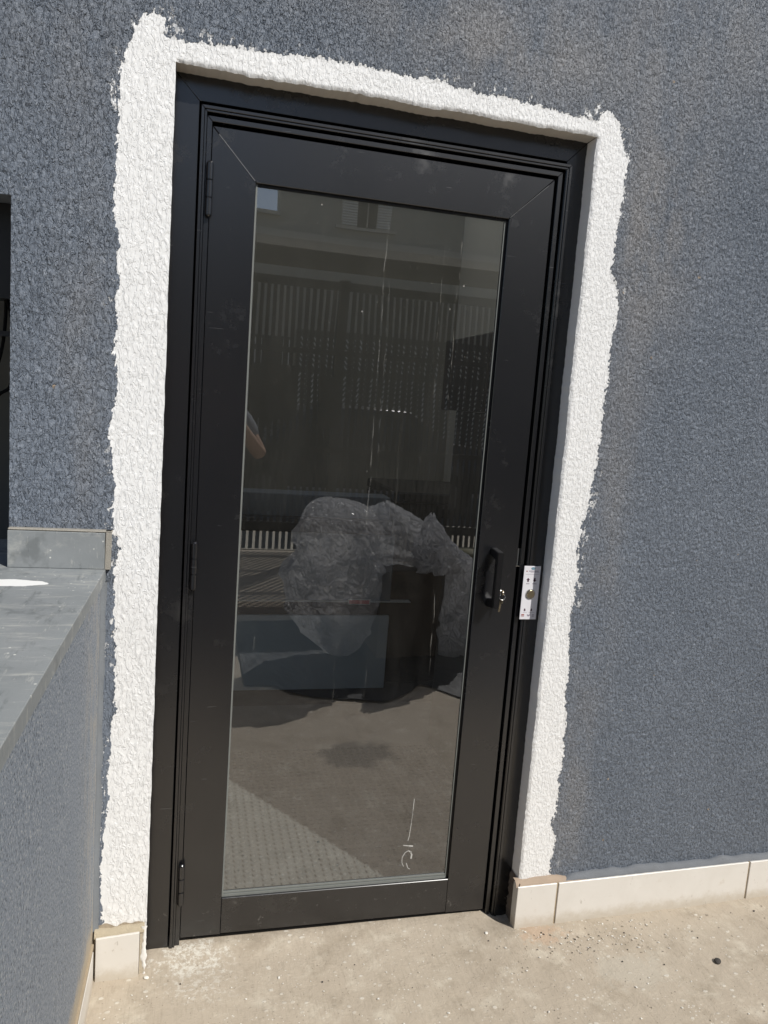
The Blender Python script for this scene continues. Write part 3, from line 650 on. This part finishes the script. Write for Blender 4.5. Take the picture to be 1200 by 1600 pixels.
def arrow(x, z, s, d): return [(x + px * s, z + pz * s * d) for px, pz in ((0, 1), (1, 0.05), (.42, .05), (.42, -1), (-.42, -1), (-.42, .05), (-1, .05))]
flat('printed_arrow', [arrow(-.0105, .0375, .0056, 1)], M_INK, pl); flat('printed_arrow', [arrow(.0095, .0375, .0056, -1)], M_INK, pl)
flat('printed_logo', [[(.002 + .0065 * math.cos(t), .0705 + .004 * math.sin(t)) for t in np.linspace(0, 6.0, 14)]], M_TEAL, pl)
flat('printed_caption', [rect(-.0165, .0625, .005, .0022)], M_RED, pl)
flat('printed_caption', [rect(-.0085 + k * .0042, .0630, .0034, .0026) for k in range(7)] + [rect(.008, .0590, .026, .0008)], M_INKG, pl)
flat('printed_line', [rect(.0, .0535, .040, .0006)], M_INKG, pl)
flat('printed_caption', [rect(-.0145 + k * .0026, .0265, .0018, .0024) for k in range(4)] + [rect(.0045 + k * .0026, .0265, .0018, .0024) for k in range(5)], M_INKG, pl)
for sx_ in (-.012, .008):
    flat('printed_padlock', [[(sx_ - .0024, -.0525), (sx_ + .0024, -.0525), (sx_ + .0024, -.0485), (sx_ + .0010, -.0455), (sx_ - .0008, -.0455), (sx_ - .0024, -.0485)]], M_INK, pl)
flat('printed_line', [rect(-.0105, -.0565, .013, .0006), rect(.009, -.0565, .018, .0006)], M_INKG, pl)
flat('printed_mark', [rect(-.0165, -.0640, .0085, .0040), rect(-.0165, -.0685, .0085, .0010)], M_RED, pl)
flat('printed_mark', [[(.001, -.0690), (.0055, -.0650), (.0055, -.0620), (.001, -.0640), (-.0035, -.0620), (-.0035, -.0650)], rect(.0150, -.0635, .0055, .0018), rect(.0150, -.0675, .0055, .0018)], M_INKG, pl)
bm = bmesh.new(); add_cyl(bm, (0, -.002, 0), (0, -.0055, 0), .0150, .0138, 36); bm_obj('button_ring', bm, M_STEEL, pl, False, loc=(0, 0, -.003))
bm = bmesh.new(); add_cyl(bm, (0, -.0055, 0), (0, -.0075, 0), .0112, .0105, 32); bm_obj('button', bm, M_BRASS, pl, False, loc=(0, 0, -.003))

# ------------------------------------------------------------------ inside: passage with its roof left off to let sky light in
M_IWALL = plain('brown_grey_inner_wall', (.36, .345, .295), .85, var=.08, nscale=3, bump=.3)
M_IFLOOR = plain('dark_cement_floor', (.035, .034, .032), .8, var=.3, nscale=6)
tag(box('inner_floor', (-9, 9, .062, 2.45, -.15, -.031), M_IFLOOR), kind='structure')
tag(box('inner_floor', (-9, 9, 2.452, 7.5, -.15, -.031), M_PALEIN), kind='structure')  # unseen rear floor made pale to bounce light
iw = box('inner_back_wall', (-9, 9, 4.6, 4.8, -.1, 9.5), M_IWALL); tag(iw, 'plain brown grey wall at the back of the passage behind the glass', 'wall')  # extended far above view so its sunlit top bounces light down
iw = box('inner_side_wall', (-.40, -.30, .101, 4.6, -.1, 9.0), M_PALEIN); tag(iw, 'unseen inner wall on the hinge side, raised to bounce light into the passage', 'wall')  # out of view, height added for bounce light
iw = box('inner_side_wall', (2.2, 2.3, .101, 4.6, -.1, 4.2), M_PALEIN); tag(iw, 'inner wall on the lock side of the passage', 'wall')
# studded rubber mat
mat_ = empty('rubber_mat', (.6, 1.0, -.002), 'dark grey studded rubber mat on the floor just behind the glass', 'mat')
def mat_rub():
    a = N('grey_studded_rubber'); p = a.pos(); c = a.mix(a.noise(p, 7, 5, .65), (.125, .125, .12), (.165, .165, .158))
    c = a.mix(a.math('MULTIPLY', a.ss(a.noise(p, 60, 4, .7), .52, .7), .4), c, (.20, .195, .18))
    return a.done(a.bsdf(c, .6, 0, .4, a.bump(a.noise(p, 150, 3), .3, .001)))
M_RUB = mat_rub()
box('mat_sheet', (-.85, 1.1, -.93, .60, -.03, 0), M_RUB, mat_)
bm = bmesh.new(); pit = .0275
def stud(bm, x, y, R=.0098, hh=.0055, n=12):
    r1 = [bm.verts.new((x + R * math.cos(k * 2 * math.pi / n), y + R * math.sin(k * 2 * math.pi / n), -.0005)) for k in range(n)]
    r2 = [bm.verts.new((x + R * .80 * math.cos(k * 2 * math.pi / n), y + R * .80 * math.sin(k * 2 * math.pi / n), hh)) for k in range(n)]
    for k in range(n): bm.faces.new((r1[k], r1[(k + 1) % n], r2[(k + 1) % n], r2[k]))
    bm.faces.new(r2)
for i in range(40):
    for j in range(38):
        stud(bm, -.62 + i * pit + (.5 * pit if 0 else 0), -.91 + j * pit)
tag(bm_obj('stud', bm, M_RUB, mat_), kind='stuff')
# reception counter
M_BLUE = plain('light_blue_laminate', (.70, .80, .93), .45, var=.12, nscale=3, bump=0); M_BLUEG = plain('grey_blue_laminate', (.21, .25, .31), .5, var=.1, nscale=3, bump=0)
M_DARK = plain('black_laminate', (.010, .010, .011), .5, bump=0)
ct = empty('counter', (.35, 1.87, -.03), 'pale blue counter with dark bands standing behind the glass', 'counter')
box('lower_panel', (-.64, .690, 0, .03, 0, .402), M_BLUE, ct, bevel=.002)
box('recess', (-.64, .690, .012, .03, .403, .478), M_DARK, ct)
box('shelf_edge', (-.64, .80, -.014, .03, .479, .4828), plain('white_shelf_edge', (.85, .87, .88), .3, bump=0), ct)
box('upper_panel', (-.64, .690, 0, .03, .4835, .842), M_BLUEG, ct, bevel=.002)
box('countertop', (-.64, .66, -.03, .50, .843, .915), M_DARK, ct, bevel=.003)
box('back_ledge', (-.64, .66, .03, .20, .916, 1.03), M_BLUEG, ct, bevel=.003)
box('carcass', (-.64, .690, .031, .55, 0, .842), M_DARK, ct)
o = box('price_tag', (.465, .572, -.016, -.0125, .470, .490), plain('red_label', (.75, .12, .12), .5, bump=0), ct); box('tag_border', (.458, .579, -.0122, -.0121, .466, .494), plain('white_label', (.8, .8, .8), .5, bump=0), ct)
# black machine by the lock side
mc = empty('black_cabinet', (1.05, .76, -.03), 'tall black cabinet with an overhanging head behind the lock side of the glass', 'cabinet')
box('head', (0, .6, .02, .55, 1.51, 1.81), M_DARK, mc, bevel=.004); box('body', (.02, .6, .02, .40, 0, 1.509), M_DARK, mc, bevel=.004); box('side_trim', (-.004, 0.0, .05, .50, 1.53, 1.545), M_DARK, mc)
cr = empty('storage_chest', (1.05, 1.95, -.03), 'low black storage chest right of the pale blue counter behind the glass', 'chest')
box('chest_body', (0, 1.1, 0, .7, 0, 1.0), M_DARK, cr, bevel=.005); box('chest_lid', (-.0, 1.1, -.01, .71, 1.005, 1.06), M_DARK, cr, bevel=.008)
# behind the small window on the left
o = box('partition_wall', (-9, -.40, .95, 1.05, -.1, 4.2), plain('dim_grey_render', (.20, .20, .19), .85, nscale=5)); tag(o, 'grey wall seen through the window opening at the left edge', 'wall')
o = box('roller_blind', (-1.9, -.422, .02, .09, 1.66, 1.871), M_DARK); tag(o, 'black blind box at the top of the window opening at the left edge', 'blind')
bm = bmesh.new()
for k in range(3):
    pts = [(-.47 - .02 * k + .035 * math.sin(t * 3 + k), .05 + .01 * k, 1.68 - .26 * t + .03 * math.sin(t * 7 + k)) for t in np.linspace(0, 1.1, 18)]
    add_tube(bm, pts, .004)
tag(bm_obj('cable', bm, M_GAP), 'black cables hanging in the window opening at the left edge', 'cable')
bmx = box('window_bar', (-1.9, -.424, .04, .055, 1.575, 1.587), M_DARK); tag(bmx, 'thin black bar across the window opening at the left edge', 'bar')

# ------------------------------------------------------------------ behind the camera: gate, canopy, street (seen in the glass)
M_GATE = plain('dark_gate_paint', (.014, .0135, .013), .5, bump=0)
gate = empty('slat_gate', (0, -5.5, -.03), 'tall dark street gate of closely spaced upright slats, reflected in the glass', 'gate')
sl = bpy.data.meshes.new('slat'); bm = bmesh.new(); add_box(bm, -.0185, .0185, -.006, .006, .03, 2.56); bm.to_mesh(sl); bm.free(); sl.materials.append(M_GATE)
n_s = 96
for i in range(n_s):
    x = -.55 + i * .0625
    if abs(x - 1.34) < .05 or abs(x - 4.45) < .05: continue
    o = bpy.data.objects.new('slat', sl); COL.objects.link(o); o.parent = gate; o.location = (x, 0, 0)
for z0, z1 in ((.22, .31), (1.02, 1.07), (1.95, 2.0), (2.56, 2.64)): box('gate_rail', (-.6, 5.5, .016, .05, z0, z1), M_GATE, gate)
for x in (-.66, 1.30, 4.42, 5.5): box('gate_post', (x, x + .09, -.05, .05, 0, 2.66), M_GATE, gate)
box('lock_box', (1.16, 1.30, .03, .09, 1.25, 1.75), M_GATE, gate); box('mail_box', (.50, .95, .05, .14, 1.30, 1.82), M_GATE, gate)
M_CAN = plain('canopy_concrete', (.13, .125, .11), .85, nscale=4)
cn = empty('canopy', (0, -5.5, 2.72), 'flat concrete canopy over the street gate, reflected in the glass', 'canopy')
box('roof_slab', (-.4, 8.5, -.25, .75, .03, .09), M_CAN, cn); box('fascia', (-.4, 8.5, .751, .78, .02, .09), plain('pale_fascia', (.32, .31, .28), .7), cn)
for x in (-1.2, 6.2):
    o = box('unseen_side_wall', (x if x > 0 else x - .15, x + .15 if x > 0 else x, -5.6, -.25 if x > 0 else -2.93, -.1, 3.2), plain('unseen_wall_render', (.34, .33, .31), .85)); tag(o, 'plain boundary wall of the yard, unseen and raised to deepen shade, on the ' + ('right' if x > 0 else 'left'), 'wall')  # out of view, height added to darken the yard's shade
tag(box('pavement', (-30, 30, -7.4, -5.56, -.08, -.02), plain('pavement_slabs', (.46, .42, .33), .85, var=.25, nscale=3)), kind='structure')
tag(box('road', (-30, 30, -11.0, -7.4, -.2, -.026), plain('asphalt', (.12, .118, .11), .9, nscale=20)), kind='structure')
# opposite house
M_HOUSE = plain('grey_beige_render', (.40, .39, .34), .85, nscale=2); M_HTRIM = plain('pale_band', (.55, .53, .47), .8); M_PALE = plain('pale_louvre_paint', (.80, .80, .76), .6, bump=0)
hs = empty('opposite_house', (0, -14, -.24), 'two storey house across the street with a louvred window, reflected in the glass', 'house')
hs.scale = (1.143, 1.143, 1.143)
box('wall', (-6, 1.35, -6, 0, 0, 4.60), M_HOUSE, hs); box('wall', (1.351, 12, -.5, 0.001, 0, 6.8), M_HOUSE, hs)
box('ledge_band', (-6, 12, .002, .16, 4.20, 4.36), M_HTRIM, hs); box('roof_edge', (-6, 1.348, -.1, .12, 4.601, 4.66), M_HTRIM, hs)
wd = box('window', (2.68, 3.02, .002, .03, 4.62, 6.0), M_DARK, hs); 
o = box('mullion', (2.84, 2.86, .031, .045, 4.62, 6.0), M_HTRIM, wd)
lv = bpy.data.meshes.new('louvre'); bm = bmesh.new(); add_box(bm, -.125, .125, -.004, .018, -.016, .016, M=Matrix.Rotation(.5, 4, 'X')); bm.to_mesh(lv); bm.free(); lv.materials.append(M_PALE)
for x in (2.54, 3.16):
    sh = box('shutter', (x - .14, x + .14, .002, .012, 4.60, 6.02), M_HTRIM, hs)
    for k in range(30):
        o = bpy.data.objects.new('louvre', lv); COL.objects.link(o); o.parent = sh; o.location = (x, .03, 4.64 + k * .046)
box('window_sill', (2.3, 3.4, .002, .08, 4.55, 4.60), M_HTRIM, hs)
gd = box('garage_shutter', (1.75, 5.6, .002, .04, 0, 2.75), plain('dark_steel_shutter', (.075, .075, .068), .6), hs)
bm = bmesh.new()
for i in range(46):
    for j in range(26):
        x = 1.85 + i * .080; z = .25 + j * .094
        if 1.95 < z < 2.05: continue
        M_ = Matrix.Translation((x, .046, z)) @ Matrix.Rotation(math.radians(32 if z < 2.0 else -35), 4, 'Y'); add_box(bm, -.012, .012, -.003, .003, -.036, .036, M=M_)
tag(bm_obj('slot', bm, M_PALE, gd), kind='stuff')
sf = box('fence_panel', (.3, 1.7, .002, .03, 0, 2.6), M_GATE, hs)
for k in range(13): box('fence_slat', (.36 + k * .105, .40 + k * .105, .031, .05, .1, 2.55), M_PALE, hs)
# parked car
M_RIM = plain('dull_rim', (.10, .10, .10), .5, bump=0)
def car():
    c = empty('parked_car', (2.2, -9.0, -.026), 'dark grey car parked across the street, reflected in the glass', 'car')
    M_CP = plain('dark_car_paint', (.045, .047, .050), .22, bump=0)
    prof = [(-2.1, .35), (-2.15, .62), (-1.95, .86), (-1.3, .94), (-.75, 1.38), (-.2, 1.46), (.75, 1.44), (1.35, 1.05), (1.95, .98), (2.1, .75), (2.1, .38)]
    bm = bmesh.new(); rows = []
    for y, k in ((-.84, .97), (-.72, 1.0), (0, 1.02), (.72, 1.0), (.84, .97)):
        rows.append([bm.verts.new((x * (1 if abs(y) < .8 else .985), y * (1 if z < 1.0 else .80), z * k if z > .5 else z)) for x, z in prof])
    for a, b in zip(rows[:-1], rows[1:]):
        for i in range(len(prof)): bm.faces.new((a[i], a[(i + 1) % len(prof)], b[(i + 1) % len(prof)], b[i]))
    bm.faces.new(rows[0]); bm.faces.new(rows[-1][::-1]); bmesh.ops.recalc_face_normals(bm, faces=bm.faces)
    bmesh.ops.bevel(bm, geom=[e for e in bm.edges], offset=.03, segments=2, affect='EDGES')
    bm_obj('body', bm, M_CP, c, True)
    gm = plain('car_glass', (.02, .025, .028), .05, bump=0)
    for sy in (-1, 1):
        for pts in (((-1.05, 1.0), (-.62, 1.33), (-.1, 1.38), (-.1, 1.0)), ((-.02, 1.0), (-.02, 1.38), (.62, 1.36), (1.05, 1.05), (1.0, 1.0))):
            bm = bmesh.new(); add_prism(bm, pts, .0, .012); bm_obj('side_window', bm, gm, c, loc=(0, sy * .735 - .006, 0), rot=(sy * .22, 0, 0))
        for x in (-1.3, 1.3):
            bm = bmesh.new(); add_cyl(bm, (x, sy * .68, .32), (x, sy * .86, .32), .32, seg=28); w = bm_obj('wheel', bm, M_GAP, c, False)
            bm = bmesh.new(); add_cyl(bm, (x, sy * .861, .32), (x, sy * .872, .32), .19, seg=20); bm_obj('rim', bm, M_RIM, w)
    bm = bmesh.new(); add_box(bm, -.30, .30, -.62, .62, -.004, .004, .002); bm_obj('windscreen', bm, gm, c, loc=(-1.02, 0, 1.175), rot=(0, -.67, 0))
    for sy in (-1, 1): box('headlight', (-2.17, -2.10, sy * .62 - .13, sy * .62 + .13, .66, .78), M_STEEL, c, bevel=.02)
car()

# dark sheet added under the rubbish, the sacks' shadow put into its shape
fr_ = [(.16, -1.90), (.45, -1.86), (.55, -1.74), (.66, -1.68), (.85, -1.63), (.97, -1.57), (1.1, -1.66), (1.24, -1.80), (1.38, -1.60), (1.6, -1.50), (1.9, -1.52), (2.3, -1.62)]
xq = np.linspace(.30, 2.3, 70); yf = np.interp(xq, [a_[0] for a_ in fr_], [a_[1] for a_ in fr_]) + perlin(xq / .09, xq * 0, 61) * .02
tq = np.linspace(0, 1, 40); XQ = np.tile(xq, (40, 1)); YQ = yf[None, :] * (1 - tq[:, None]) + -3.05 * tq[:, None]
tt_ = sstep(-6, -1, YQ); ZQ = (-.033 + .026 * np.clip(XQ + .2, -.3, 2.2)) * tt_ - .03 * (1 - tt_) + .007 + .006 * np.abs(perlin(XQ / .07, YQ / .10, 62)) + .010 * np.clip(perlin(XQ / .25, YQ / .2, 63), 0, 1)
tp = link('shade_sheet', grid_mesh('shade_sheet', np.stack([XQ, YQ, ZQ], -1)[::-1], np.ones((39, 69), bool), smooth=False), plain('dull_black_shade', (.022, .022, .024), .55, bump=0))
tag(tp, 'dark crumpled sheet with wavy edge, added as the shade of the sacks in the yard', 'sheet')
# rubbish sacks and box in the yard
def plastic(name, col, tr, rough=.16):
    a = N(name); p = a.obj(); n_ = a.noise(p, 9, 5, .6, .6)
    def ridge(sc, dist):
        return a.math('SUBTRACT', 1.0, a.math('MULTIPLY', a.math('ABSOLUTE', a.math('SUBTRACT', a.noise(a.mapv(p, (1, 1, .8)), sc, 1.5, .5, dist), .5)), 6.0), clamp=True)
    nb = a.bump(a.math('ADD', ridge(9, 1.5), a.math('MULTIPLY', ridge(22, 1.2), .5)), 1.0, .05)
    c = a.mix(n_, tuple(x * .75 for x in col), col)
    s0 = a.bsdf(c, rough, 0, 1.0, nb, **{'Coat Weight': 1.0, 'Coat Roughness': .07, 'Coat IOR': 1.8}); tl = a.n('BsdfTranslucent'); a.put(tl.inputs[0], c); a.put(tl.inputs['Normal'], nb)
    ms = a.n('MixShader'); ms.inputs[0].default_value = .58; a.put(ms.inputs[1], s0); a.put(ms.inputs[2], tl.outputs[0]); s = ms.outputs[0]; t = a.n('BsdfTransparent'); m = a.n('MixShader'); a.put(m.inputs[0], tr); a.put(m.inputs[1], s); a.put(m.inputs[2], t.outputs[0])
    return a.done(m.outputs[0])
def sack(name, c, prof, flat_, mat, label, seed, amp=.05, rz=0, nu=44, nv=34):
    """prof: list of (z, rx, ry, cx, cy) from bottom to top"""
    pr = np.array(prof); t = np.linspace(0, 1, nv); k = np.linspace(0, 1, len(pr))
    Z, RX, RY, CX, CY = [np.interp(t, k, pr[:, i]) for i in range(5)]
    for arr in (RX, RY):
        arr[1:-1] = (arr[:-2] + arr[1:-1] * 2 + arr[2:]) / 4
    th = np.linspace(0, 2 * np.pi, nu); rows = []
    off = Vector((seed * 7.3, seed * 3.1, 0))
    for j in range(nv):
        row = []
        for i in range(nu):
            a_ = th[i % (nu - 1)]
            d = Vector((math.cos(a_), math.sin(a_), 0)); q = Vector((d.x * 1.2, d.y * 1.2, Z[j] * 4)) + off
            r = 1.12 - abs(mnoise.noise(q * 1.6)) * 2 * amp * 3.4 - abs(mnoise.noise(q * 4.2)) * amp * 3.2 + mnoise.noise(q * .7) * amp * 3 + random.uniform(-.5, .5) * amp
            row.append((CX[j] + d.x * RX[j] * r, CY[j] + d.y * RY[j] * r, Z[j] + mnoise.noise(q * 2.1) * amp * .4 * (j > 2)))
        rows.append(row)
    me = grid_mesh(name, np.array(rows), np.ones((nv - 1, nu - 1), bool), smooth=False)
    o = link(name, me, mat, loc=c, rot=(0, 0, rz)); tag(o, label, 'sack', 'sacks of rubbish in the yard'); return o
GZ = .004  # resting height on the sheet
M_SACKW = plastic('milky_plastic_film', (.99, .99, 1.0), .30, .12); M_SACKC = plastic('clear_crinkled_film', (.97, .98, 1.0), .32, .07); M_SACKG = plastic('silver_grey_film', (.92, .93, .96), .14, .10)
sack('plastic_sack', (.82, -2.28, GZ), [(0, .02, .02, .06, 0), (.02, .07, .07, .06, 0), (.10, .15, .14, .05, 0), (.20, .22, .20, .02, 0), (.30, .285, .25, -.01, 0), (.40, .30, .27, -.03, 0), (.50, .30, .27, -.03, 0), (.57, .27, .25, -.01, 0), (.62, .225, .21, .0, 0), (.68, .235, .21, .0, 0), (.76, .25, .21, .0, 0), (.84, .20, .17, -.01, 0), (.90, .14, .11, -.03, 0), (.925, .07, .05, -.04, 0), (.93, .01, .01, -.04, 0)], 0, M_SACKW, 'large milky plastic sack, tallest of the sacks reflected in the glass', 1, .06)
sack('plastic_sack', (1.20, -2.50, .52), [(0, .02, .02, 0, 0), (.01, .22, .2, 0, 0), (.12, .27, .22, 0, 0), (.24, .24, .2, -.02, 0), (.32, .16, .14, -.05, 0), (.37, .05, .05, -.07, 0), (.38, .01, .01, -.07, 0)], 0, M_SACKC, 'clear crinkled plastic sack lying on the dark cardboard box', 2, .11)
sack('plastic_sack', (1.55, -2.30, GZ), [(0, .03, .03, 0, 0), (.01, .13, .13, 0, 0), (.25, .15, .15, 0, 0), (.45, .17, .16, .01, 0), (.60, .14, .13, -.04, 0), (.68, .06, .06, -.08, 0), (.70, .01, .01, -.09, 0)], 0, M_SACKG, 'silver grey plastic sack standing right of the cardboard box', 3, .10)
sack('plastic_sack', (1.42, -2.22, .53), [(0, .02, .02, 0, 0), (.01, .13, .12, 0, 0), (.10, .16, .14, 0, 0), (.20, .12, .10, -.04, 0), (.30, .05, .04, -.06, 0), (.34, .01, .01, -.06, 0)], 0, M_SACKG, 'small silver grey sack with a pointed top lying on the cardboard box', 4, .10)
M_CARD = plain('dark_brown_cardboard', (.075, .062, .05), .8, nscale=6); bx = empty('cardboard_box', (1.27, -2.42, GZ), 'dark cardboard box with printed letters among the sacks', 'box')
box('box_body', (-.19, .19, -.20, .20, 0, .53), M_CARD, bx, bevel=.004); box('box_tape', (-.19, .19, -.03, .03, .5301, .5306), M_CHIPG, bx)
box('box_flap', (-.19, .19, .20, .215, .36, .528), M_CARD, bx, rot=(.0, 0, 0))
tc = bpy.data.curves.new('box_lettering', 'FONT'); tc.body = 'VEN'; tc.size = .10; tc.extrude = .0006; 
_t = bpy.data.objects.new('box_lettering', tc); COL.objects.link(_t); bpy.context.view_layer.update()
_m = bpy.data.meshes.new_from_object(_t.evaluated_get(bpy.context.evaluated_depsgraph_get())); bpy.data.objects.remove(_t)
_m.materials.clear(); to = link('box_lettering', _m, M_CHIPD, bx); to.location = (-.14, .2165, .40); to.rotation_euler = (math.pi / 2, 0, 0)
bm = bmesh.new(); add_cyl(bm, (0, 0, 0), (0, 0, .52), .13, .14, 32)
bn = empty('olive_bin', (1.86, -2.75, GZ), 'olive drum behind the silver sack, reflected in the glass', 'bin'); M_OL = plain('olive_plastic', (.16, .15, .08), .5)
bm_obj('drum', bm, M_OL, bn, True); bm = bmesh.new(); add_cyl(bm, (0, 0, .521), (0, 0, .55), .15, .145, 32); bm_obj('drum_lid', bm, M_OL, bn, True)

# ------------------------------------------------------------------ the person taking the photograph
def skin_obj(name, verts, edges, radii, mat, parent=None, root=0, sub=2):
    me = bpy.data.meshes.new(name); me.from_pydata(verts, edges, []); o = link(name, me, mat, parent)
    md = o.modifiers.new('skin', 'SKIN'); md.use_smooth_shade = True
    sv = me.skin_vertices[0].data
    for i, r in enumerate(radii):
        sv[i].radius = r if isinstance(r, tuple) else (r, r); sv[i].use_root = (i == root)
    s_m = o.modifiers.new('sub', 'SUBSURF'); s_m.levels = sub; s_m.render_levels = sub
    return o
def person():
    cx, cy = .035, -2.24; g0 = -.03
    r = empty('person', (cx, cy, g0), 'person in grey T-shirt holding a phone in both hands, reflected at the glass edge', 'person')
    M_SKIN = plain('skin', (.42, .26, .18), .55, bump=.1); M_TS = plain('grey_tshirt', (.16, .17, .20), .9, nscale=12); M_JE = plain('dark_jeans', (.03, .04, .06), .9); M_HAIR = plain('dark_hair', (.02, .015, .012), .7); M_SHOE = plain('black_shoe', (.02, .02, .02), .6)
    # body: one continuous mesh (skin), arms bent up to the phone
    V = [(0, 0, .96), (0, 0, 1.12), (0, .01, 1.30), (0, 0, 1.44), (0, .01, 1.53), (0, .03, 1.60), (0, .045, 1.69), (0, .02, 1.75),
         (.17, 0, 1.42), (.315, .06, 1.19), (.20, .17, 1.33), (.10, .245, 1.465), (.075, .262, 1.50),
         (-.17, 0, 1.42), (-.31, .06, 1.20), (-.24, .17, 1.33), (-.15, .245, 1.465), (-.125, .262, 1.50),
         (.095, 0, .88), (.10, .01, .50), (.10, -.01, .10), (.10, .10, .045), (-.095, 0, .88), (-.10, .01, .50), (-.10, -.01, .10), (-.10, .10, .045)]
    E_ = [(0, 1), (1, 2), (2, 3), (3, 4), (4, 5), (5, 6), (6, 7), (3, 8), (8, 9), (9, 10), (10, 11), (11, 12), (3, 13), (13, 14), (14, 15), (15, 16), (16, 17), (0, 18), (18, 19), (19, 20), (20, 21), (0, 22), (22, 23), (23, 24), (24, 25)]
    R_ = [(.13, .10), (.12, .095), (.145, .10), (.12, .085), .055, .075, .09, .06, .06, .042, .038, .026, .03, .06, .042, .038, .026, .03, .085, .055, .038, .03, .085, .055, .038, .03]
    skin_obj('body', V, E_, R_, M_SKIN, r)
    # clothing: shirt and trousers slightly larger than the body
    Vs = [(0, 0, .84), (0, 0, 1.0), (0, 0, 1.15), (0, .01, 1.30), (0, 0, 1.43), (.17, 0, 1.415), (.268, .038, 1.262), (-.17, 0, 1.415), (-.265, .038, 1.27)]
    skin_obj('tshirt', Vs, [(0, 1), (1, 2), (2, 3), (3, 4), (4, 5), (5, 6), (4, 7), (7, 8)], [(.165, .13), (.16, .125), (.145, .115), (.165, .12), (.125, .095), .078, .066, .078, .066], M_TS, r)
    Vt = [(0, 0, .93), (.095, 0, .86), (.10, .01, .50), (.10, -.01, .09), (-.095, 0, .86), (-.10, .01, .50), (-.10, -.01, .09)]
    skin_obj('jeans', Vt, [(0, 1), (1, 2), (2, 3), (0, 4), (4, 5), (5, 6)], [(.15, .115), .098, .07, .062, .098, .07, .062], M_JE, r)
    for sx in (-1, 1):
        skin_obj('shoe', [(sx * .10, -.05, .05), (sx * .10, .03, .05), (sx * .105, .15, .038)], [(0, 1), (1, 2)], [.048, .05, .04], M_SHOE, r)
        # hand: palm fingers closing on the phone edge
        px = .065 if sx > 0 else -.115; hx = px - .006
        for k, L in enumerate((.9, 1.0, .95, .75)):
            z = 1.50 - .02 * k + .02; s = -1 if sx > 0 else 1
            skin_obj('finger', [(hx + sx * .012, .245, z), (hx + sx * .014, .272, z + .004), (hx - sx * .004, .283, z + .006), (hx - sx * .022 * L, .281, z + .006)], [(0, 1), (1, 2), (2, 3)], [.0085, .008, .0075, .0065], M_SKIN, r, sub=1)
        skin_obj('thumb', [(hx + sx * .010, .240, 1.475), (hx + sx * .002, .245, 1.50), (hx - sx * .016, .251, 1.515)], [(0, 1), (1, 2)], [.010, .009, .0075], M_SKIN, r, sub=1)
        bm = bmesh.new(); bmesh.ops.create_uvsphere(bm, u_segments=12, v_segments=8, radius=.011, matrix=Matrix.Translation((sx * .032, .125, 1.70))); bm_obj('eye', bm, plain('eye_white', (.7, .7, .68), .2, bump=0), r, True)
        bm = bmesh.new(); bmesh.ops.create_uvsphere(bm, u_segments=12, v_segments=8, radius=.03, matrix=Matrix.Translation((sx * .088, .03, 1.68)) @ Matrix.Diagonal((.35, .7, 1.1, 1))); bm_obj('ear', bm, M_SKIN, r, True)
    bm = bmesh.new(); add_cyl(bm, (0, .125, 1.69), (0, .150, 1.655), .008, .016, 12); bm_obj('nose', bm, M_SKIN, r, True)
    bm = bmesh.new(); bmesh.ops.create_uvsphere(bm, u_segments=12, v_segments=8, radius=.025, matrix=Matrix.Translation((0, .122, 1.625)) @ Matrix.Diagonal((1, .35, .28, 1))); bm_obj('mouth', bm, plain('lips', (.35, .14, .12), .5, bump=0), r, True)
    bm = bmesh.new(); bmesh.ops.create_uvsphere(bm, u_segments=24, v_segments=16, radius=.105, matrix=Matrix.Translation((0, .012, 1.745)) @ Matrix.Diagonal((.92, 1.02, .82, 1)))
    for v in bm.verts: v.co += v.normal * mnoise.noise(v.co * 30) * .006
    bmesh.ops.delete(bm, geom=[v for v in bm.verts if v.co.z < 1.69 and v.co.y > .03], context='VERTS'); bm_obj('hair', bm, M_HAIR, r, True)
    ph = empty('phone', (-.019, -1.977, 1.478), 'black phone held up in both hands by the person', 'phone'); ph.rotation_euler = cam.rotation_euler
    for nm, b in (('phone_body', (-.036, .036, -.125, .027, .0065, .0145)), ('phone_screen', (-.033, .033, -.122, .024, .0147, .0150))): box(nm, b, M_GLOSSB, ph, bevel=.003 if nm == 'phone_body' else 0)
    bm = bmesh.new(); torus(bm, (0, 0, .0062), .009, .0012, Matrix.Identity(3)); bm_obj('lens_ring', bm, M_GLOSSB, ph)
person()
